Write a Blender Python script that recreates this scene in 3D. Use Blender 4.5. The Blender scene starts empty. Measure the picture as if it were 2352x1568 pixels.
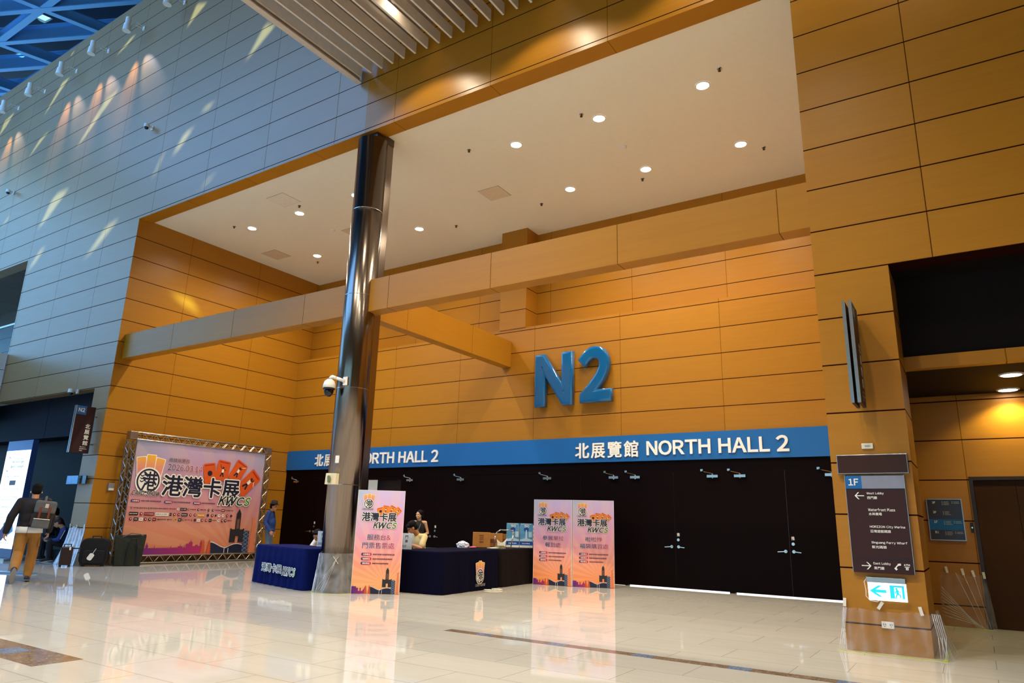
import bpy, bmesh, math, random
from mathutils import Vector, Matrix
PI = math.pi
S = 0.9148            # layout units -> metres (wall panel rows come out at 0.60 m)
D = bpy.data
SC = bpy.context.scene
COL = SC.collection
random.seed(7)

# ------------------------------------------------------------------ camera
yaw, pitch, roll = 0.58142181, 0.25476696, 0.0267536
cy, sy, cp, sp = math.cos(yaw), math.sin(yaw), math.cos(pitch), math.sin(pitch)
fw = Vector((-sy*cp, cy*cp, sp)); rt = Vector((cy, sy, 0)); up = rt.cross(fw)
rr = rt*math.cos(roll) + up*math.sin(roll); uu = up*math.cos(roll) - rt*math.sin(roll)
cam = D.objects.new('camera', D.cameras.new('camera')); COL.objects.link(cam)
mw = Matrix((rr, uu, -fw)).transposed().to_4x4(); mw.translation = Vector((0, 0, 1.42))*S
cam.matrix_world = mw
cam.data.sensor_width = 36; cam.data.lens = 1594.17/2352*36; cam.data.clip_end = 300
SC.camera = cam
SC.view_settings.view_transform = 'Standard'; SC.view_settings.look = 'None'
SC.view_settings.gamma = 1; SC.view_settings.use_curve_mapping = False
SC.view_settings.exposure = 0.0
SC.cycles.max_bounces = 7; SC.cycles.diffuse_bounces = 4; SC.cycles.glossy_bounces = 4
SC.cycles.transparent_max_bounces = 10; SC.cycles.sample_clamp_indirect = 6.0
SC.cycles.use_denoising = True

# ------------------------------------------------------------------ world, sun, daylight
w = D.worlds.new('world'); SC.world = w; w.use_nodes = True
w.node_tree.nodes['Background'].inputs[0].default_value = (0.35, 0.72, 1.0, 1)
w.node_tree.nodes['Background'].inputs[1].default_value = 1.6
DAY = (0.17, 0.46, 1.0)
def lamp(name, kind, loc, energy, color, aim=None, **kw):
    l = D.lights.new(name, kind); l.energy = energy; l.color = color
    for k, v in kw.items(): setattr(l, k, v)
    o = D.objects.new(name, l); COL.objects.link(o); o.location = Vector(loc)*S
    if aim is not None: o.rotation_euler = Vector(aim).to_track_quat('-Z', 'Y').to_euler()
    return o
SUN = Vector((-0.62, 0.55, -0.42)).normalized()
lamp('sun', 'SUN', (10, -10, 40), 11.0, (0.62, 1.0, 0.84), SUN, angle=0.009)
lamp('skylight_daylight', 'AREA', (-31, -6, 21.5), 6200, DAY, (0, 0.35, -1), shape='RECTANGLE', size=26*S, size_y=16*S)
lamp('glazed_end_daylight', 'AREA', (-48, -3, 12), 2000, (.12, .41, 1.0), (1, 0.12, 0), shape='RECTANGLE', size=18*S, size_y=18*S)

# ------------------------------------------------------------------ materials
def lin(h):
    h = h.lstrip('#'); o = []
    for i in (0, 2, 4):
        c = int(h[i:i+2], 16)/255
        o.append(c/12.92 if c <= .04045 else ((c+.055)/1.055)**2.4)
    return (*o, 1)
class NT:
    def __init__(s, name):
        s.m = D.materials.new(name); s.m.use_nodes = True; s.t = s.m.node_tree; s.n = s.t.nodes; s.l = s.t.links
        s.b = s.n['Principled BSDF']
    def node(s, typ, **kw):
        n = s.n.new(typ)
        for k, v in kw.items(): setattr(n, k, v)
        return n
    def set(s, sock, v):
        if hasattr(v, 'is_linked') or isinstance(v, bpy.types.NodeSocket): s.l.new(v, sock)
        else: sock.default_value = v
    def math(s, op, a, b=None, c=None):
        n = s.node('ShaderNodeMath', operation=op)
        for i, v in enumerate((a, b, c)):
            if v is not None: s.set(n.inputs[i], v)
        return n.outputs[0]
    def co(s, scale=1/S):
        tc = s.node('ShaderNodeTexCoord'); mp = s.node('ShaderNodeMapping'); s.l.new(tc.outputs['Object'], mp.inputs[0])
        mp.inputs['Scale'].default_value = (scale,)*3 if not hasattr(scale, '__len__') else scale
        return mp.outputs[0]
    def xyz(s, v):
        n = s.node('ShaderNodeSeparateXYZ'); s.l.new(v, n.inputs[0]); return n.outputs
    def noise(s, v, scale, detail=3, rough=.5):
        n = s.node('ShaderNodeTexNoise'); s.l.new(v, n.inputs['Vector'])
        n.inputs['Scale'].default_value = scale; n.inputs['Detail'].default_value = detail; n.inputs['Roughness'].default_value = rough
        return n.outputs[0]
    def mix(s, f, a, b):
        n = s.node('ShaderNodeMix', data_type='RGBA'); s.set(n.inputs[0], f); s.set(n.inputs[6], a); s.set(n.inputs[7], b); return n.outputs[2]
    def ramp(s, f, stops):
        n = s.node('ShaderNodeValToRGB'); s.set(n.inputs[0], f); e = n.color_ramp.elements
        while len(e) < len(stops): e.new(0.5)
        for i, (p, c) in enumerate(stops): e[i].position = p; e[i].color = c
        return n.outputs[0]
    def bump(s, h, st=.2, d=.02):
        n = s.node('ShaderNodeBump'); s.set(n.inputs['Height'], h); n.inputs['Strength'].default_value = st; n.inputs['Distance'].default_value = d
        s.l.new(n.outputs[0], s.b.inputs['Normal'])
    def p(s, **kw):
        for k, v in kw.items(): s.set(s.b.inputs[k.replace('_', ' ')], v)
MC = {}
def mat(name, hexc, rough=.5, metal=0.0, spec=.5, vary=.06, emit=0.0, alpha=None, coat=0.0):
    """plain surface with a little procedural tone variation"""
    if name in MC: return MC[name]
    t = NT(name); c = lin(hexc)
    if vary:
        n = t.noise(t.co(), 9, 2)
        d = tuple(x*(1-vary*2) for x in c[:3])+(1,); h = tuple(min(1, x*(1+vary)) for x in c[:3])+(1,)
        t.p(Base_Color=t.mix(n, d, h))
    else: t.p(Base_Color=c)
    t.p(Roughness=rough, Metallic=metal)
    t.b.inputs['Specular IOR Level'].default_value = spec
    if coat: t.b.inputs['Coat Weight'].default_value = coat; t.b.inputs['Coat Roughness'].default_value = .08
    if emit: t.b.inputs['Emission Color'].default_value = c; t.b.inputs['Emission Strength'].default_value = emit
    MC[name] = t.m; return t.m
WOOD_A, WOOD_B = (0.42, 0.186, 0.014, 1), (0.34, 0.132, 0.008, 1)
def wood(name, ax='x', u0=0.0, pu=2.64, z0=.32, rows=True, vmix=.55, ab=None):
    """veneer panels: rows .657 high with dark open joints, fine upright joints every pu along ax"""
    if name in MC: return MC[name]
    t = NT(name); v = t.co(); x, y, z = t.xyz(v)[:3]
    u = x if ax == 'x' else y
    g = t.node('ShaderNodeMapping'); t.l.new(v, g.inputs[0]); g.inputs['Scale'].default_value = (.5, .5, 9)
    n1 = t.noise(g.outputs[0], 2.2, 5, .6); n2 = t.noise(v, .35, 2)
    cell = t.node('ShaderNodeTexWhiteNoise', noise_dimensions='2D'); cb = t.node('ShaderNodeCombineXYZ')
    t.l.new(t.math('FLOOR', t.math('DIVIDE', t.math('SUBTRACT', z, z0), .657)), cb.inputs[0])
    t.l.new(t.math('FLOOR', t.math('DIVIDE', t.math('SUBTRACT', u, u0), pu)), cb.inputs[1]); t.l.new(cb.outputs[0], cell.inputs[0])
    f = t.math('ADD', t.math('MULTIPLY', n1, .65), t.math('ADD', t.math('MULTIPLY', n2, .25), t.math('MULTIPLY', cell.outputs[0], .22)))
    base = t.mix(f, *(ab or (WOOD_A, WOOD_B)))
    def joint(c, c0, p, wd):
        q = t.math('DIVIDE', t.math('SUBTRACT', c, c0), p); d = t.math('MULTIPLY', t.math('ABSOLUTE', t.math('SUBTRACT', q, t.math('ROUND', q))), p)
        return t.math('LESS_THAN', d, wd)
    jv = joint(u, u0, pu, .0065)
    col = t.mix(t.math('MULTIPLY', jv, vmix), base, (.05, .014, .004, 1)); hgt = t.math('SUBTRACT', 1.0, jv)
    if rows:
        jh = joint(z, z0, .657, .0095); col = t.mix(jh, col, (.022, .005, .003, 1)); hgt = t.math('SUBTRACT', hgt, jh)
    t.p(Base_Color=col, Roughness=t.math('ADD', .30, t.math('MULTIPLY', n1, .12)))
    t.set(t.b.inputs['Specular IOR Level'], t.math('MULTIPLY', .45 if ab else .28, t.math('MAXIMUM', hgt, 0.0)))
    t.bump(hgt, .35, .01)
    MC[name] = t.m; return t.m
def marble():
    t = NT('polished_marble'); v = t.co()
    br = t.node('ShaderNodeTexBrick'); mp = t.node('ShaderNodeMapping'); t.l.new(v, mp.inputs[0]); t.l.new(mp.outputs[0], br.inputs[0])
    br.inputs['Scale'].default_value = 1; br.inputs['Brick Width'].default_value = 1.31; br.inputs['Row Height'].default_value = .655
    br.inputs['Mortar Size'].default_value = .0045; br.inputs['Mortar Smooth'].default_value = 0; br.offset = .37
    br.inputs['Color1'].default_value = (.93, .93, .93, 1); br.inputs['Color2'].default_value = (1, 1, 1, 1)
    br.inputs['Mortar'].default_value = (.28, .24, .2, 1)
    g = t.node('ShaderNodeMapping'); t.l.new(v, g.inputs[0]); g.inputs['Scale'].default_value = (.7, 3.2, 1); g.inputs['Rotation'].default_value = (0, 0, .1)
    n = t.noise(g.outputs[0], 1.6, 6, .62)
    c = t.mix(n, (.67, .635, .57, 1), (.56, .52, .45, 1))
    mm = t.node('ShaderNodeMix', data_type='RGBA', blend_type='MULTIPLY'); mm.inputs[0].default_value = .55
    t.l.new(c, mm.inputs[6]); t.l.new(br.outputs[0], mm.inputs[7])
    t.p(Base_Color=mm.outputs[2], Roughness=t.math('ADD', .02, t.math('MULTIPLY', n, .035)))
    t.b.inputs['Specular IOR Level'].default_value = 1.0
    return t.m
def granite(name, a, b):
    t = NT(name); v = t.co(); n = t.noise(v, 9, 6, .75); n2 = t.noise(v, 38, 3, .7)
    t.p(Base_Color=t.ramp(t.math('MULTIPLY', t.math('ADD', n, n2), .5), [(.36, lin(a)), (.62, lin(b))]), Roughness=.12)
    t.b.inputs['Specular IOR Level'].default_value = .6
    return t.m
def brushed():
    t = NT('brushed_steel'); v = t.co(); g = t.node('ShaderNodeMapping'); t.l.new(v, g.inputs[0]); g.inputs['Scale'].default_value = (14, 14, .5)
    n = t.noise(g.outputs[0], 3, 5, .6)
    t.p(Base_Color=t.mix(n, (.28, .23, .195, 1), (.165, .13, .108, 1)), Metallic=1.0, Roughness=t.math('ADD', .13, t.math('MULTIPLY', n, .13)))
    z = t.xyz(v)[2]; q = t.math('DIVIDE', t.math('SUBTRACT', z, 2.05), 1.86); d = t.math('ABSOLUTE', t.math('SUBTRACT', q, t.math('ROUND', q)))
    return t.m
def film(name, tint=(.86, .88, .93, 1), op=.22, rough=.16):
    t = NT(name); tr = t.node('ShaderNodeBsdfTransparent'); mx = t.node('ShaderNodeMixShader')
    v = t.co(); n = t.noise(v, 5, 4, .6)
    lw = t.node('ShaderNodeLayerWeight'); lw.inputs[0].default_value = .35
    f = t.math('ADD', t.math('MULTIPLY', t.math('POWER', n, 2.0), op*2), t.math('MULTIPLY', lw.outputs['Facing'], op*1.3))
    t.p(Base_Color=tint, Roughness=rough); t.b.inputs['Specular IOR Level'].default_value = .9
    t.bump(n, .6, .05)
    t.set(mx.inputs[0], f); t.l.new(tr.outputs[0], mx.inputs[1]); t.l.new(t.b.outputs[0], mx.inputs[2])
    t.l.new(mx.outputs[0], t.n['Material Output'].inputs[0]); return t.m
def glass(name):
    t = NT(name); t.p(Base_Color=(.75, .88, .95, 1), Roughness=.02); t.b.inputs['Transmission Weight'].default_value = 1; t.b.inputs['IOR'].default_value = 1.05; return t.m
def print_bg(name, w, h, cx, cz, corner_both=True, shade=1.0, warm='#ee9258'):
    """poster print: blue-grey corners, pink field, orange foot, faint sun rays from (cx,cz)"""
    t = NT(name); x, y, z = t.xyz(t.co())[:3]
    vz = t.math('DIVIDE', z, h); ux = t.math('DIVIDE', x, w)
    c = t.ramp(vz, [(.0, lin(warm)), (.27, lin('#ec987c')), (.52, lin('#e29db4')), (.78, lin('#d8aed6')), (1, lin('#cdbbe6'))])
    cu = t.math('MAXIMUM', t.math('SUBTRACT', 1, t.math('MULTIPLY', ux, 2.6)), t.math('SUBTRACT', t.math('MULTIPLY', ux, 3.2), 2.3) if corner_both else 0.0)
    cf = t.math('MULTIPLY', t.math('MAXIMUM', cu, 0.0), t.math('MAXIMUM', t.math('MULTIPLY', t.math('SUBTRACT', vz, .55), 1.7), 0.0)); cf = t.math('MINIMUM', cf, .85)
    c = t.mix(cf, c, lin('#9dbdd8'))
    a = t.math('ARCTAN2', t.math('SUBTRACT', z, cz), t.math('SUBTRACT', x, cx))
    ray = t.math('MULTIPLY', t.math('GREATER_THAN', t.math('SINE', t.math('MULTIPLY', a, 26)), .1), .16)
    c = t.mix(ray, c, lin('#f6cfa0'))
    if shade != 1: c = t.mix(1-shade, c, (.02, .01, .01, 1))  # darkens the print colour to stand for shade lying on the backdrop
    t.p(Base_Color=c, Roughness=.42); t.b.inputs['Specular IOR Level'].default_value = .35
    return t.m
def grad(name, a, b, x0, x1, rough=.5, ax=0):
    if name in MC: return MC[name]
    t = NT(name); q = t.xyz(t.co())[ax]
    f = t.math('DIVIDE', t.math('SUBTRACT', q, x0), x1-x0); n = t.node('ShaderNodeClamp'); t.l.new(f, n.inputs[0])
    t.p(Base_Color=t.mix(n.outputs[0], lin(a), lin(b)), Roughness=rough); MC[name] = t.m; return t.m
WHITE = mat('white_paint', '#e9e6df', .5)
LETTER = mat('white_letter', '#f1eee6', .5, vary=.02)
NAVY = mat('navy_ink', '#101233', .5, vary=.02)
BLACK = mat('black_plastic', '#0b0a0c', .4)
DARKV = mat('dark_veneer', '#0d0303', .5, spec=.06)
CEIL = mat('ceiling_paint', '#e8e4cf', .75, spec=.2, vary=.02)
CHROME = mat('chrome', '#c9c6c0', .25, 1.0, vary=.02)
ALU = mat('aluminium', '#a9a6a2', .33, 1.0, vary=.05)
SIGNBLUE = mat('sign_blue', '#005ea4', .5, vary=.02)
SIGNDARK = mat('sign_dark', '#3a2527', .45, vary=.03, spec=.15)
LAMP = mat('lamp_glow', '#fff4e0', .5, vary=0, emit=30)
TAPE = mat('masking_tape', '#e8e2d6', .6)
GTAPE = mat('green_tape', '#b9c64a', .6)
STEEL = brushed(); FILM = film('plastic_film', op=.16); FILM2 = film('creased_plastic_film', (.9, .92, 1, 1), .8, .2)
GLASS = glass('clear_glass')

# ------------------------------------------------------------------ mesh helpers
class MB:
    def __init__(s): s.v = []; s.f = []
    def add(s, vs, fs):
        k = len(s.v); s.v += [tuple(p) for p in vs]; s.f += [tuple(i+k for i in f) for f in fs]; return s
    def box(s, x0, x1, y0, y1, z0, z1):
        v = [(x, y, z) for z in (z0, z1) for y in (y0, y1) for x in (x0, x1)]
        return s.add(v, [(0, 2, 3, 1), (4, 5, 7, 6), (0, 1, 5, 4), (2, 6, 7, 3), (0, 4, 6, 2), (1, 3, 7, 5)])
    def bar(s, a, b, wd, ht, upv=(0, 0, 1)):
        a = Vector(a); b = Vector(b); d = (b-a).normalized(); u = Vector(upv)
        if abs(d.dot(u)) > .98: u = Vector((1, 0, 0))
        r = d.cross(u).normalized()*wd/2; q = r.cross(d).normalized()*ht/2
        v = [p+r*i+q*j for p in (a, b) for i, j in ((-1, -1), (1, -1), (1, 1), (-1, 1))]
        return s.add(v, [(0, 1, 2, 3), (7, 6, 5, 4), (0, 4, 5, 1), (1, 5, 6, 2), (2, 6, 7, 3), (3, 7, 4, 0)])
    def cyl(s, a, b, r0, r1=None, n=16, cap=True):
        r1 = r0 if r1 is None else r1
        a = Vector(a); b = Vector(b); d = (b-a).normalized(); u = Vector((0, 0, 1)) if abs(d.z) < .9 else Vector((1, 0, 0))
        x = d.cross(u).normalized(); y = d.cross(x); v = []
        for p, r in ((a, r0), (b, r1)):
            for i in range(n):
                t = 2*PI*i/n; v.append(p + x*math.cos(t)*r + y*math.sin(t)*r)
        f = [(i, (i+1) % n, n+(i+1) % n, n+i) for i in range(n)]
        if cap: f += [tuple(range(n))[::-1], tuple(range(n, 2*n))]
        return s.add(v, f)
    def tube(s, pts, r, n=8, closed=False):
        pts = [Vector(p) for p in pts]
        for i in range(len(pts)-1): s.cyl(pts[i], pts[i+1], r, r, n)
        for p in pts[1:-1]: s.ball(p, (r, r, r), 6, 4)
        return s
    def ball(s, c, r, n=16, m=10, rot=None):
        c = Vector(c); v = []; f = []
        for j in range(m+1):
            a = PI*j/m
            for i in range(n):
                b = 2*PI*i/n; p = Vector((math.sin(a)*math.cos(b)*r[0], math.sin(a)*math.sin(b)*r[1], math.cos(a)*r[2]))
                if rot: p = rot @ p
                v.append(c+p)
        for j in range(m):
            for i in range(n): f.append((j*n+i, (j+1)*n+i, (j+1)*n+(i+1) % n, j*n+(i+1) % n))
        return s.add(v, f)
    def prism(s, pts, y0, y1):
        """polygon in the x-z plane, from y0 (front) to y1 (back)"""
        n = len(pts); v = [(x, y0, z) for x, z in pts]+[(x, y1, z) for x, z in pts]
        return s.add(v, [tuple(range(n)), tuple(range(2*n-1, n-1, -1))]+[(i, n+i, n+(i+1) % n, (i+1) % n) for i in range(n)])
    def flat(s, pts, y):
        return s.add([(x, y, z) for x, z in pts], [tuple(range(len(pts)))])
    def lathe(s, prof, c=(0, 0), n=32, ripple=0, k=11):
        v = []; f = []
        for j, (r, z) in enumerate(prof):
            for i in range(n):
                t = 2*PI*i/n; q = r + ripple*j/len(prof)*math.sin(k*t+2*math.sin(3*t)); v.append((c[0]+q*math.cos(t), c[1]+q*math.sin(t), z))
        for j in range(len(prof)-1):
            for i in range(n): f.append((j*n+i, j*n+(i+1) % n, (j+1)*n+(i+1) % n, (j+1)*n+i))
        return s.add(v, f)
    def build(s, name, m, parent=None, bev=0, smooth=False, scl=S, solid=0):
        me = D.meshes.new(name); me.from_pydata([(x*scl, y*scl, z*scl) for x, y, z in s.v], [], s.f); me.materials.append(m)
        bm = bmesh.new(); bm.from_mesh(me); bmesh.ops.recalc_face_normals(bm, faces=bm.faces); bm.to_mesh(me); bm.free()
        return link(name, me, parent, bev, smooth, solid)
def link(name, me, parent=None, bev=0, smooth=False, solid=0):
    if smooth: me.polygons.foreach_set('use_smooth', [True]*len(me.polygons))
    o = D.objects.new(name, me); COL.objects.link(o)
    if parent is not None: o.parent = parent
    if solid:
        k = o.modifiers.new('t', 'SOLIDIFY'); k.thickness = solid
    if bev:
        k = o.modifiers.new('b', 'BEVEL'); k.width = bev; k.segments = 2; k.limit_method = 'ANGLE'
    return o
def thing(name, label, cat, loc=(0, 0, 0), rz=0, group=None):
    o = D.objects.new(name, None); COL.objects.link(o); o.location = Vector(loc)*S; o.rotation_euler = (0, 0, rz); o.empty_display_size = .1
    o['label'] = label; o['category'] = cat
    if group: o['group'] = group
    return o
def tag(o, label, cat, group=None):
    o['label'] = label; o['category'] = cat
    if group: o['group'] = group
    return o
def struct(name, mb, m, bev=0):
    o = mb.build(name, m, None, bev); o['kind'] = 'structure'; return o
def dup(root, loc, label, rz=None, group=None):
    r = root.copy(); COL.objects.link(r); r.location = Vector(loc)*S; r['label'] = label
    if rz is not None: r.rotation_euler = (0, 0, rz)
    if group: r['group'] = group
    for ch in list(root.children):
        c = ch.copy(); COL.objects.link(c); c.parent = r
        for g in list(ch.children):
            d = g.copy(); COL.objects.link(d); d.parent = c
    return r
TC = {}
def glyph(ch, bold):
    """outline of one character; Latin letters and digits use the sans face of the CJK fallback (full-width forms)"""
    k = (ch, round(bold, 4))
    if k in TC: return TC[k]
    c = D.curves.new('t', 'FONT'); c.body = chr(ord(ch)+0xfee0) if 33 <= ord(ch) < 127 else ch; c.offset = bold; c.resolution_u = 3
    o = D.objects.new('t', c); COL.objects.link(o); dg = bpy.context.evaluated_depsgraph_get()
    me = D.meshes.new_from_object(o.evaluated_get(dg))
    r = ([tuple(v.co) for v in me.vertices], [tuple(p.vertices) for p in me.polygons])
    D.objects.remove(o); D.curves.remove(c); D.meshes.remove(me); TC[k] = r; return r
def text_geo(s, bold=0.0, shear=0.0, space=1.0):
    V = []; F = []; x = 0
    for ch in s:
        if ch == ' ': x += .36; continue
        if ord(ch) > 0x2e80:
            v, f = glyph(ch, 0); w0, w1 = 0, 1.0; adv = 1.0*space; off = x
        else:
            v0, _ = glyph(ch, 0); v, f = glyph(ch, bold); xs = [p[0] for p in v0]; w0, w1 = min(xs), max(xs); adv = w1-w0+.12; off = x-w0
        k = len(V); V += [(p[0]+off+shear*p[1], p[1], 0) for p in v]; F += [tuple(i+k for i in q) for q in f]; x += adv
    return V, F
def text(s, x0, x1, z0, z1, y, m, parent, bold=.0, shear=0., grow=0., ex=0., name='lettering', space=1.0, tilt=0.):
    """flat lettering fitted to the box x0..x1, z0..z1 on the plane y (front is -y); grow widens the strokes for an outline"""
    cjk = any(ord(ch) > 0x2e80 for ch in s)
    v, f = text_geo(s, 0 if cjk else bold, shear, space)
    bb = bold if cjk else 0
    xs = [p[0] for p in v]; ys = [p[1] for p in v]; a, b, c, d = min(xs)-bb, max(xs)+bb, min(ys)-bb, max(ys)+bb
    if cjk:                                        # dense glyphs: thicken by overlaying shifted copies, each a hair behind the last
        R = bold+grow
        if R > 0:
            n = 16 if grow else 6; v0, f0 = v, f; v, f = list(v0), list(f0)
            for i in range(n):
                k = len(v); dx, dy = R*math.cos(2*PI*i/n), R*math.sin(2*PI*i/n); v += [(p[0]+dx, p[1]+dy, .00009*(i+1)) for p in v0]; f += [tuple(j+k for j in q) for q in f0]
    elif grow: v, f = text_geo(s, bold+grow, shear, space)
    V = []
    for p in v:
        X = x0+(p[0]-a)/(b-a)*(x1-x0); Z = z0+(p[1]-c)/(d-c)*(z1-z0)
        V.append((X, y+p[2], Z + tilt*(X-x0)))
    mb = MB(); mb.add(V, f)
    if ex:
        n = len(V); mb = MB(); vv = [(x, q-ex, z) for x, q, z in V]+[(x, y, z) for x, q, z in V]; ff = list(f)
        cnt = {}
        for q in f:
            for i in range(len(q)):
                e = (q[i], q[(i+1) % len(q)]); cnt[frozenset(e)] = cnt.get(frozenset(e), []) + [e]
        for e in cnt.values():
            if len(e) == 1: i, j = e[0]; ff.append((j, i, n+i, n+j))
        mb.add(vv, ff)
    return mb.build(name, m, parent)
def rrect(x0, x1, z0, z1, r, n=5):
    o = []
    for cx, cz, a in ((x1-r, z1-r, 0), (x0+r, z1-r, 90), (x0+r, z0+r, 180), (x1-r, z0+r, 270)):
        for i in range(n+1):
            t = math.radians(a+90*i/n); o.append((cx+r*math.cos(t), cz+r*math.sin(t)))
    return o
def disc(cx, cz, r, n=28): return [(cx+r*math.cos(2*PI*i/n), cz+r*math.sin(2*PI*i/n)) for i in range(n)]
def rotp(pts, cx, cz, a):
    c, s_ = math.cos(a), math.sin(a); return [(cx+(x-cx)*c-(z-cz)*s_, cz+(x-cx)*s_+(z-cz)*c) for x, z in pts]
# ------------------------------------------------------------------ the setting
YF, YB, XL, ZC = 10.1, 16.63, -20.35, 10.13
struct('floor', MB().box(-52, 9, -16, 22, -.15, 0), marble())
GR = granite('brown_granite', '#5f4a3a', '#a88f78'); GB = granite('blue_granite', '#5c6880', '#8d9ab5')
struct('trim_1', MB().box(-6.14, 1.5, 7.86, 8.04, -.01, .0012), GR)
m = MB()
for x in (-5.54, -4.45, -3.33, -2.26, -1.2): m.box(x-.12, x+.12, 7.861, 8.039, -.01, .0022)
struct('trim_2', m, GB)
struct('trim_3', MB().box(-12.4, -7.57, 3.49, 3.96, -.01, .0012), GR)
m = MB()
for x in (-8.55, -9.75, -10.95): m.box(x-.17, x+.17, 3.6, 3.85, -.01, .0022)
struct('trim_4', m, GB)

WOOD_DAYLIT = ((.37, .215, .09, 1), (.31, .17, .065, 1))          # same veneer, paler and greyer: daylight on the tall wall put into its colour
WF1 = wood('veneer_front', 'x', -14.51, 2.6, ab=WOOD_DAYLIT); WF2 = wood('veneer_front_right', 'x', -7.34, 2.64); WP = wood('veneer_pillar', 'x', -.08, 2.64, vmix=.9)
WL = wood('veneer_side', 'y', 11.91, 2.63); WB = wood('veneer_back', 'x', -7.46, 2.68); WU = wood('veneer_recess', 'x', -7.35, 2.63)
WBEAM = wood('veneer_beam', 'x', -1.99, 2.65, rows=False, vmix=.7); WBEAM2 = wood('veneer_cross_beam', 'y', 14.7, 2.65, rows=False); WTRIM = wood('veneer_trim', 'x', -4.7, 2.64, rows=False)
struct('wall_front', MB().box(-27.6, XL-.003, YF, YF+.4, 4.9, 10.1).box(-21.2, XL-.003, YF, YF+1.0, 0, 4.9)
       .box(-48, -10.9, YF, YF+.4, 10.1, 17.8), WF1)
struct('wall_front.001', MB().box(-10.9, -1.53, YF, YF+.4, 10.1, 17.8), WF2)
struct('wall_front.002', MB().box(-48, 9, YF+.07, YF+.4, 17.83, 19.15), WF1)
struct('wall_right', MB().box(-1.53, -.6, YF, YF+1.1, 0, 4.92).box(-1.53, -1.45, YF+1.1, 17.4, 0, 4.92).box(-1.53, 9, YF, YF+.35, 4.92, 17.8).box(-1.53, -1.2, YF+.35, 17.4, 4.92, 10.3), WP)
struct('wall_left', MB().box(XL-.4, XL, YF+.003, 17.6, 0, 10.085).box(XL-.4, XL, YF+.42, 17.6, 10.085, 10.3), WL)
struct('wall_back', MB().box(XL, -1.53, YB, YB+.6, 3.66, 6.98), WB)
struct('wall_back_upper', MB().box(XL, -1.53, 17.25, 17.6, 6.5, 10.3).box(-11.38, -10.46, YB-.02, 17.25, 6.98, 10.13), WU)
struct('trim_5', MB().box(XL, -1.53, YF+.4, YF+.42, 10.095, 10.13).box(XL, -1.53, YF, YF+.4, 10.085, 10.1), WTRIM)
struct('ceiling', MB().box(XL, -1.53, YF+.4, 17.3, ZC, ZC+.2), CEIL)
struct('beam', MB().box(XL, -1.53, 10.28, 10.6, 5.74, 6.47), WBEAM, .006)
struct('beam.001', MB().box(-11.25, -10.95, 10.6, YB, 5.82, 6.6), WBEAM2, .006)
# upper gallery at the far left, and the dark portal under it
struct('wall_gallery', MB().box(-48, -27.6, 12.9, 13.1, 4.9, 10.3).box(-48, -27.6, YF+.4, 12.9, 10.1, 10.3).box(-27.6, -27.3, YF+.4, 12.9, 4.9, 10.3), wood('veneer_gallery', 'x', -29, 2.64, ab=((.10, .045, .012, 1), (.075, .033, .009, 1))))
struct('floor_gallery', MB().box(-48, -27.6, YF+.02, 12.9, 4.95, 5.1), WHITE)
PANELN = mat('dark_lintel_panel', '#15141f', .6, spec=.1)
struct('lintel_left', MB().box(-48, -24.6, 10.45, 10.6, 3.62, 4.9).box(-24.58, -21.2, 10.45, 10.6, 3.62, 4.9), PANELN)
struct('wall_portal', MB().box(-48, -21.2, 11.05, 11.2, 0, 3.62).box(-48, -21.2, 10.6, 11.05, 3.62, 3.7), DARKV)
# lift lobby on the right
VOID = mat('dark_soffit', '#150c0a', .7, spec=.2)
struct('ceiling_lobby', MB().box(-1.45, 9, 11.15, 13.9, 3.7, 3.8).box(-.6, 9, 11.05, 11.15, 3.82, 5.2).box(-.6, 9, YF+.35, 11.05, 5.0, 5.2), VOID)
struct('trim_6', MB().box(-.6, 9, 11.0, 11.15, 3.64, 3.82), WTRIM)
WE = wood('veneer_lift', 'x', -.05, 2.64)
struct('wall_lift', MB().box(-1.45, -.03, 13.82, 14.1, 0, 3.7).box(-.03, 9, 13.82, 14.1, 2.34, 3.7).box(1.87, 9, 13.82, 14.1, 0, 2.34), WE)
# the rest of the hall: canopy ceiling, roof, end walls
struct('ceiling_canopy', MB().box(-11.16, 9, -4, YF, 12.3, 12.45), mat('canopy_ceiling', '#6d5a48', .8))
struct('wall_east', MB().box(9, 9.3, -16, 22, 0, 26), WL)
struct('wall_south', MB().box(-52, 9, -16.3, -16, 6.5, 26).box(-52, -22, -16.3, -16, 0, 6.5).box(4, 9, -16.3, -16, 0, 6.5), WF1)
struct('wall_north', MB().box(-52, 9, 22, 22.3, 0, 26), mat('north_wall_paint', '#5b6470', .8))
win = MB()
for i in range(12): win.box(-50.1, -49.9, -16+i*2.4, -15.85+i*2.4, 0, 24)
for z in (3, 8, 13, 18, 23): win.box(-50.1, -49.9, -16, 11, z, z+.14)
struct('window_1', win, ALU)

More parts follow.
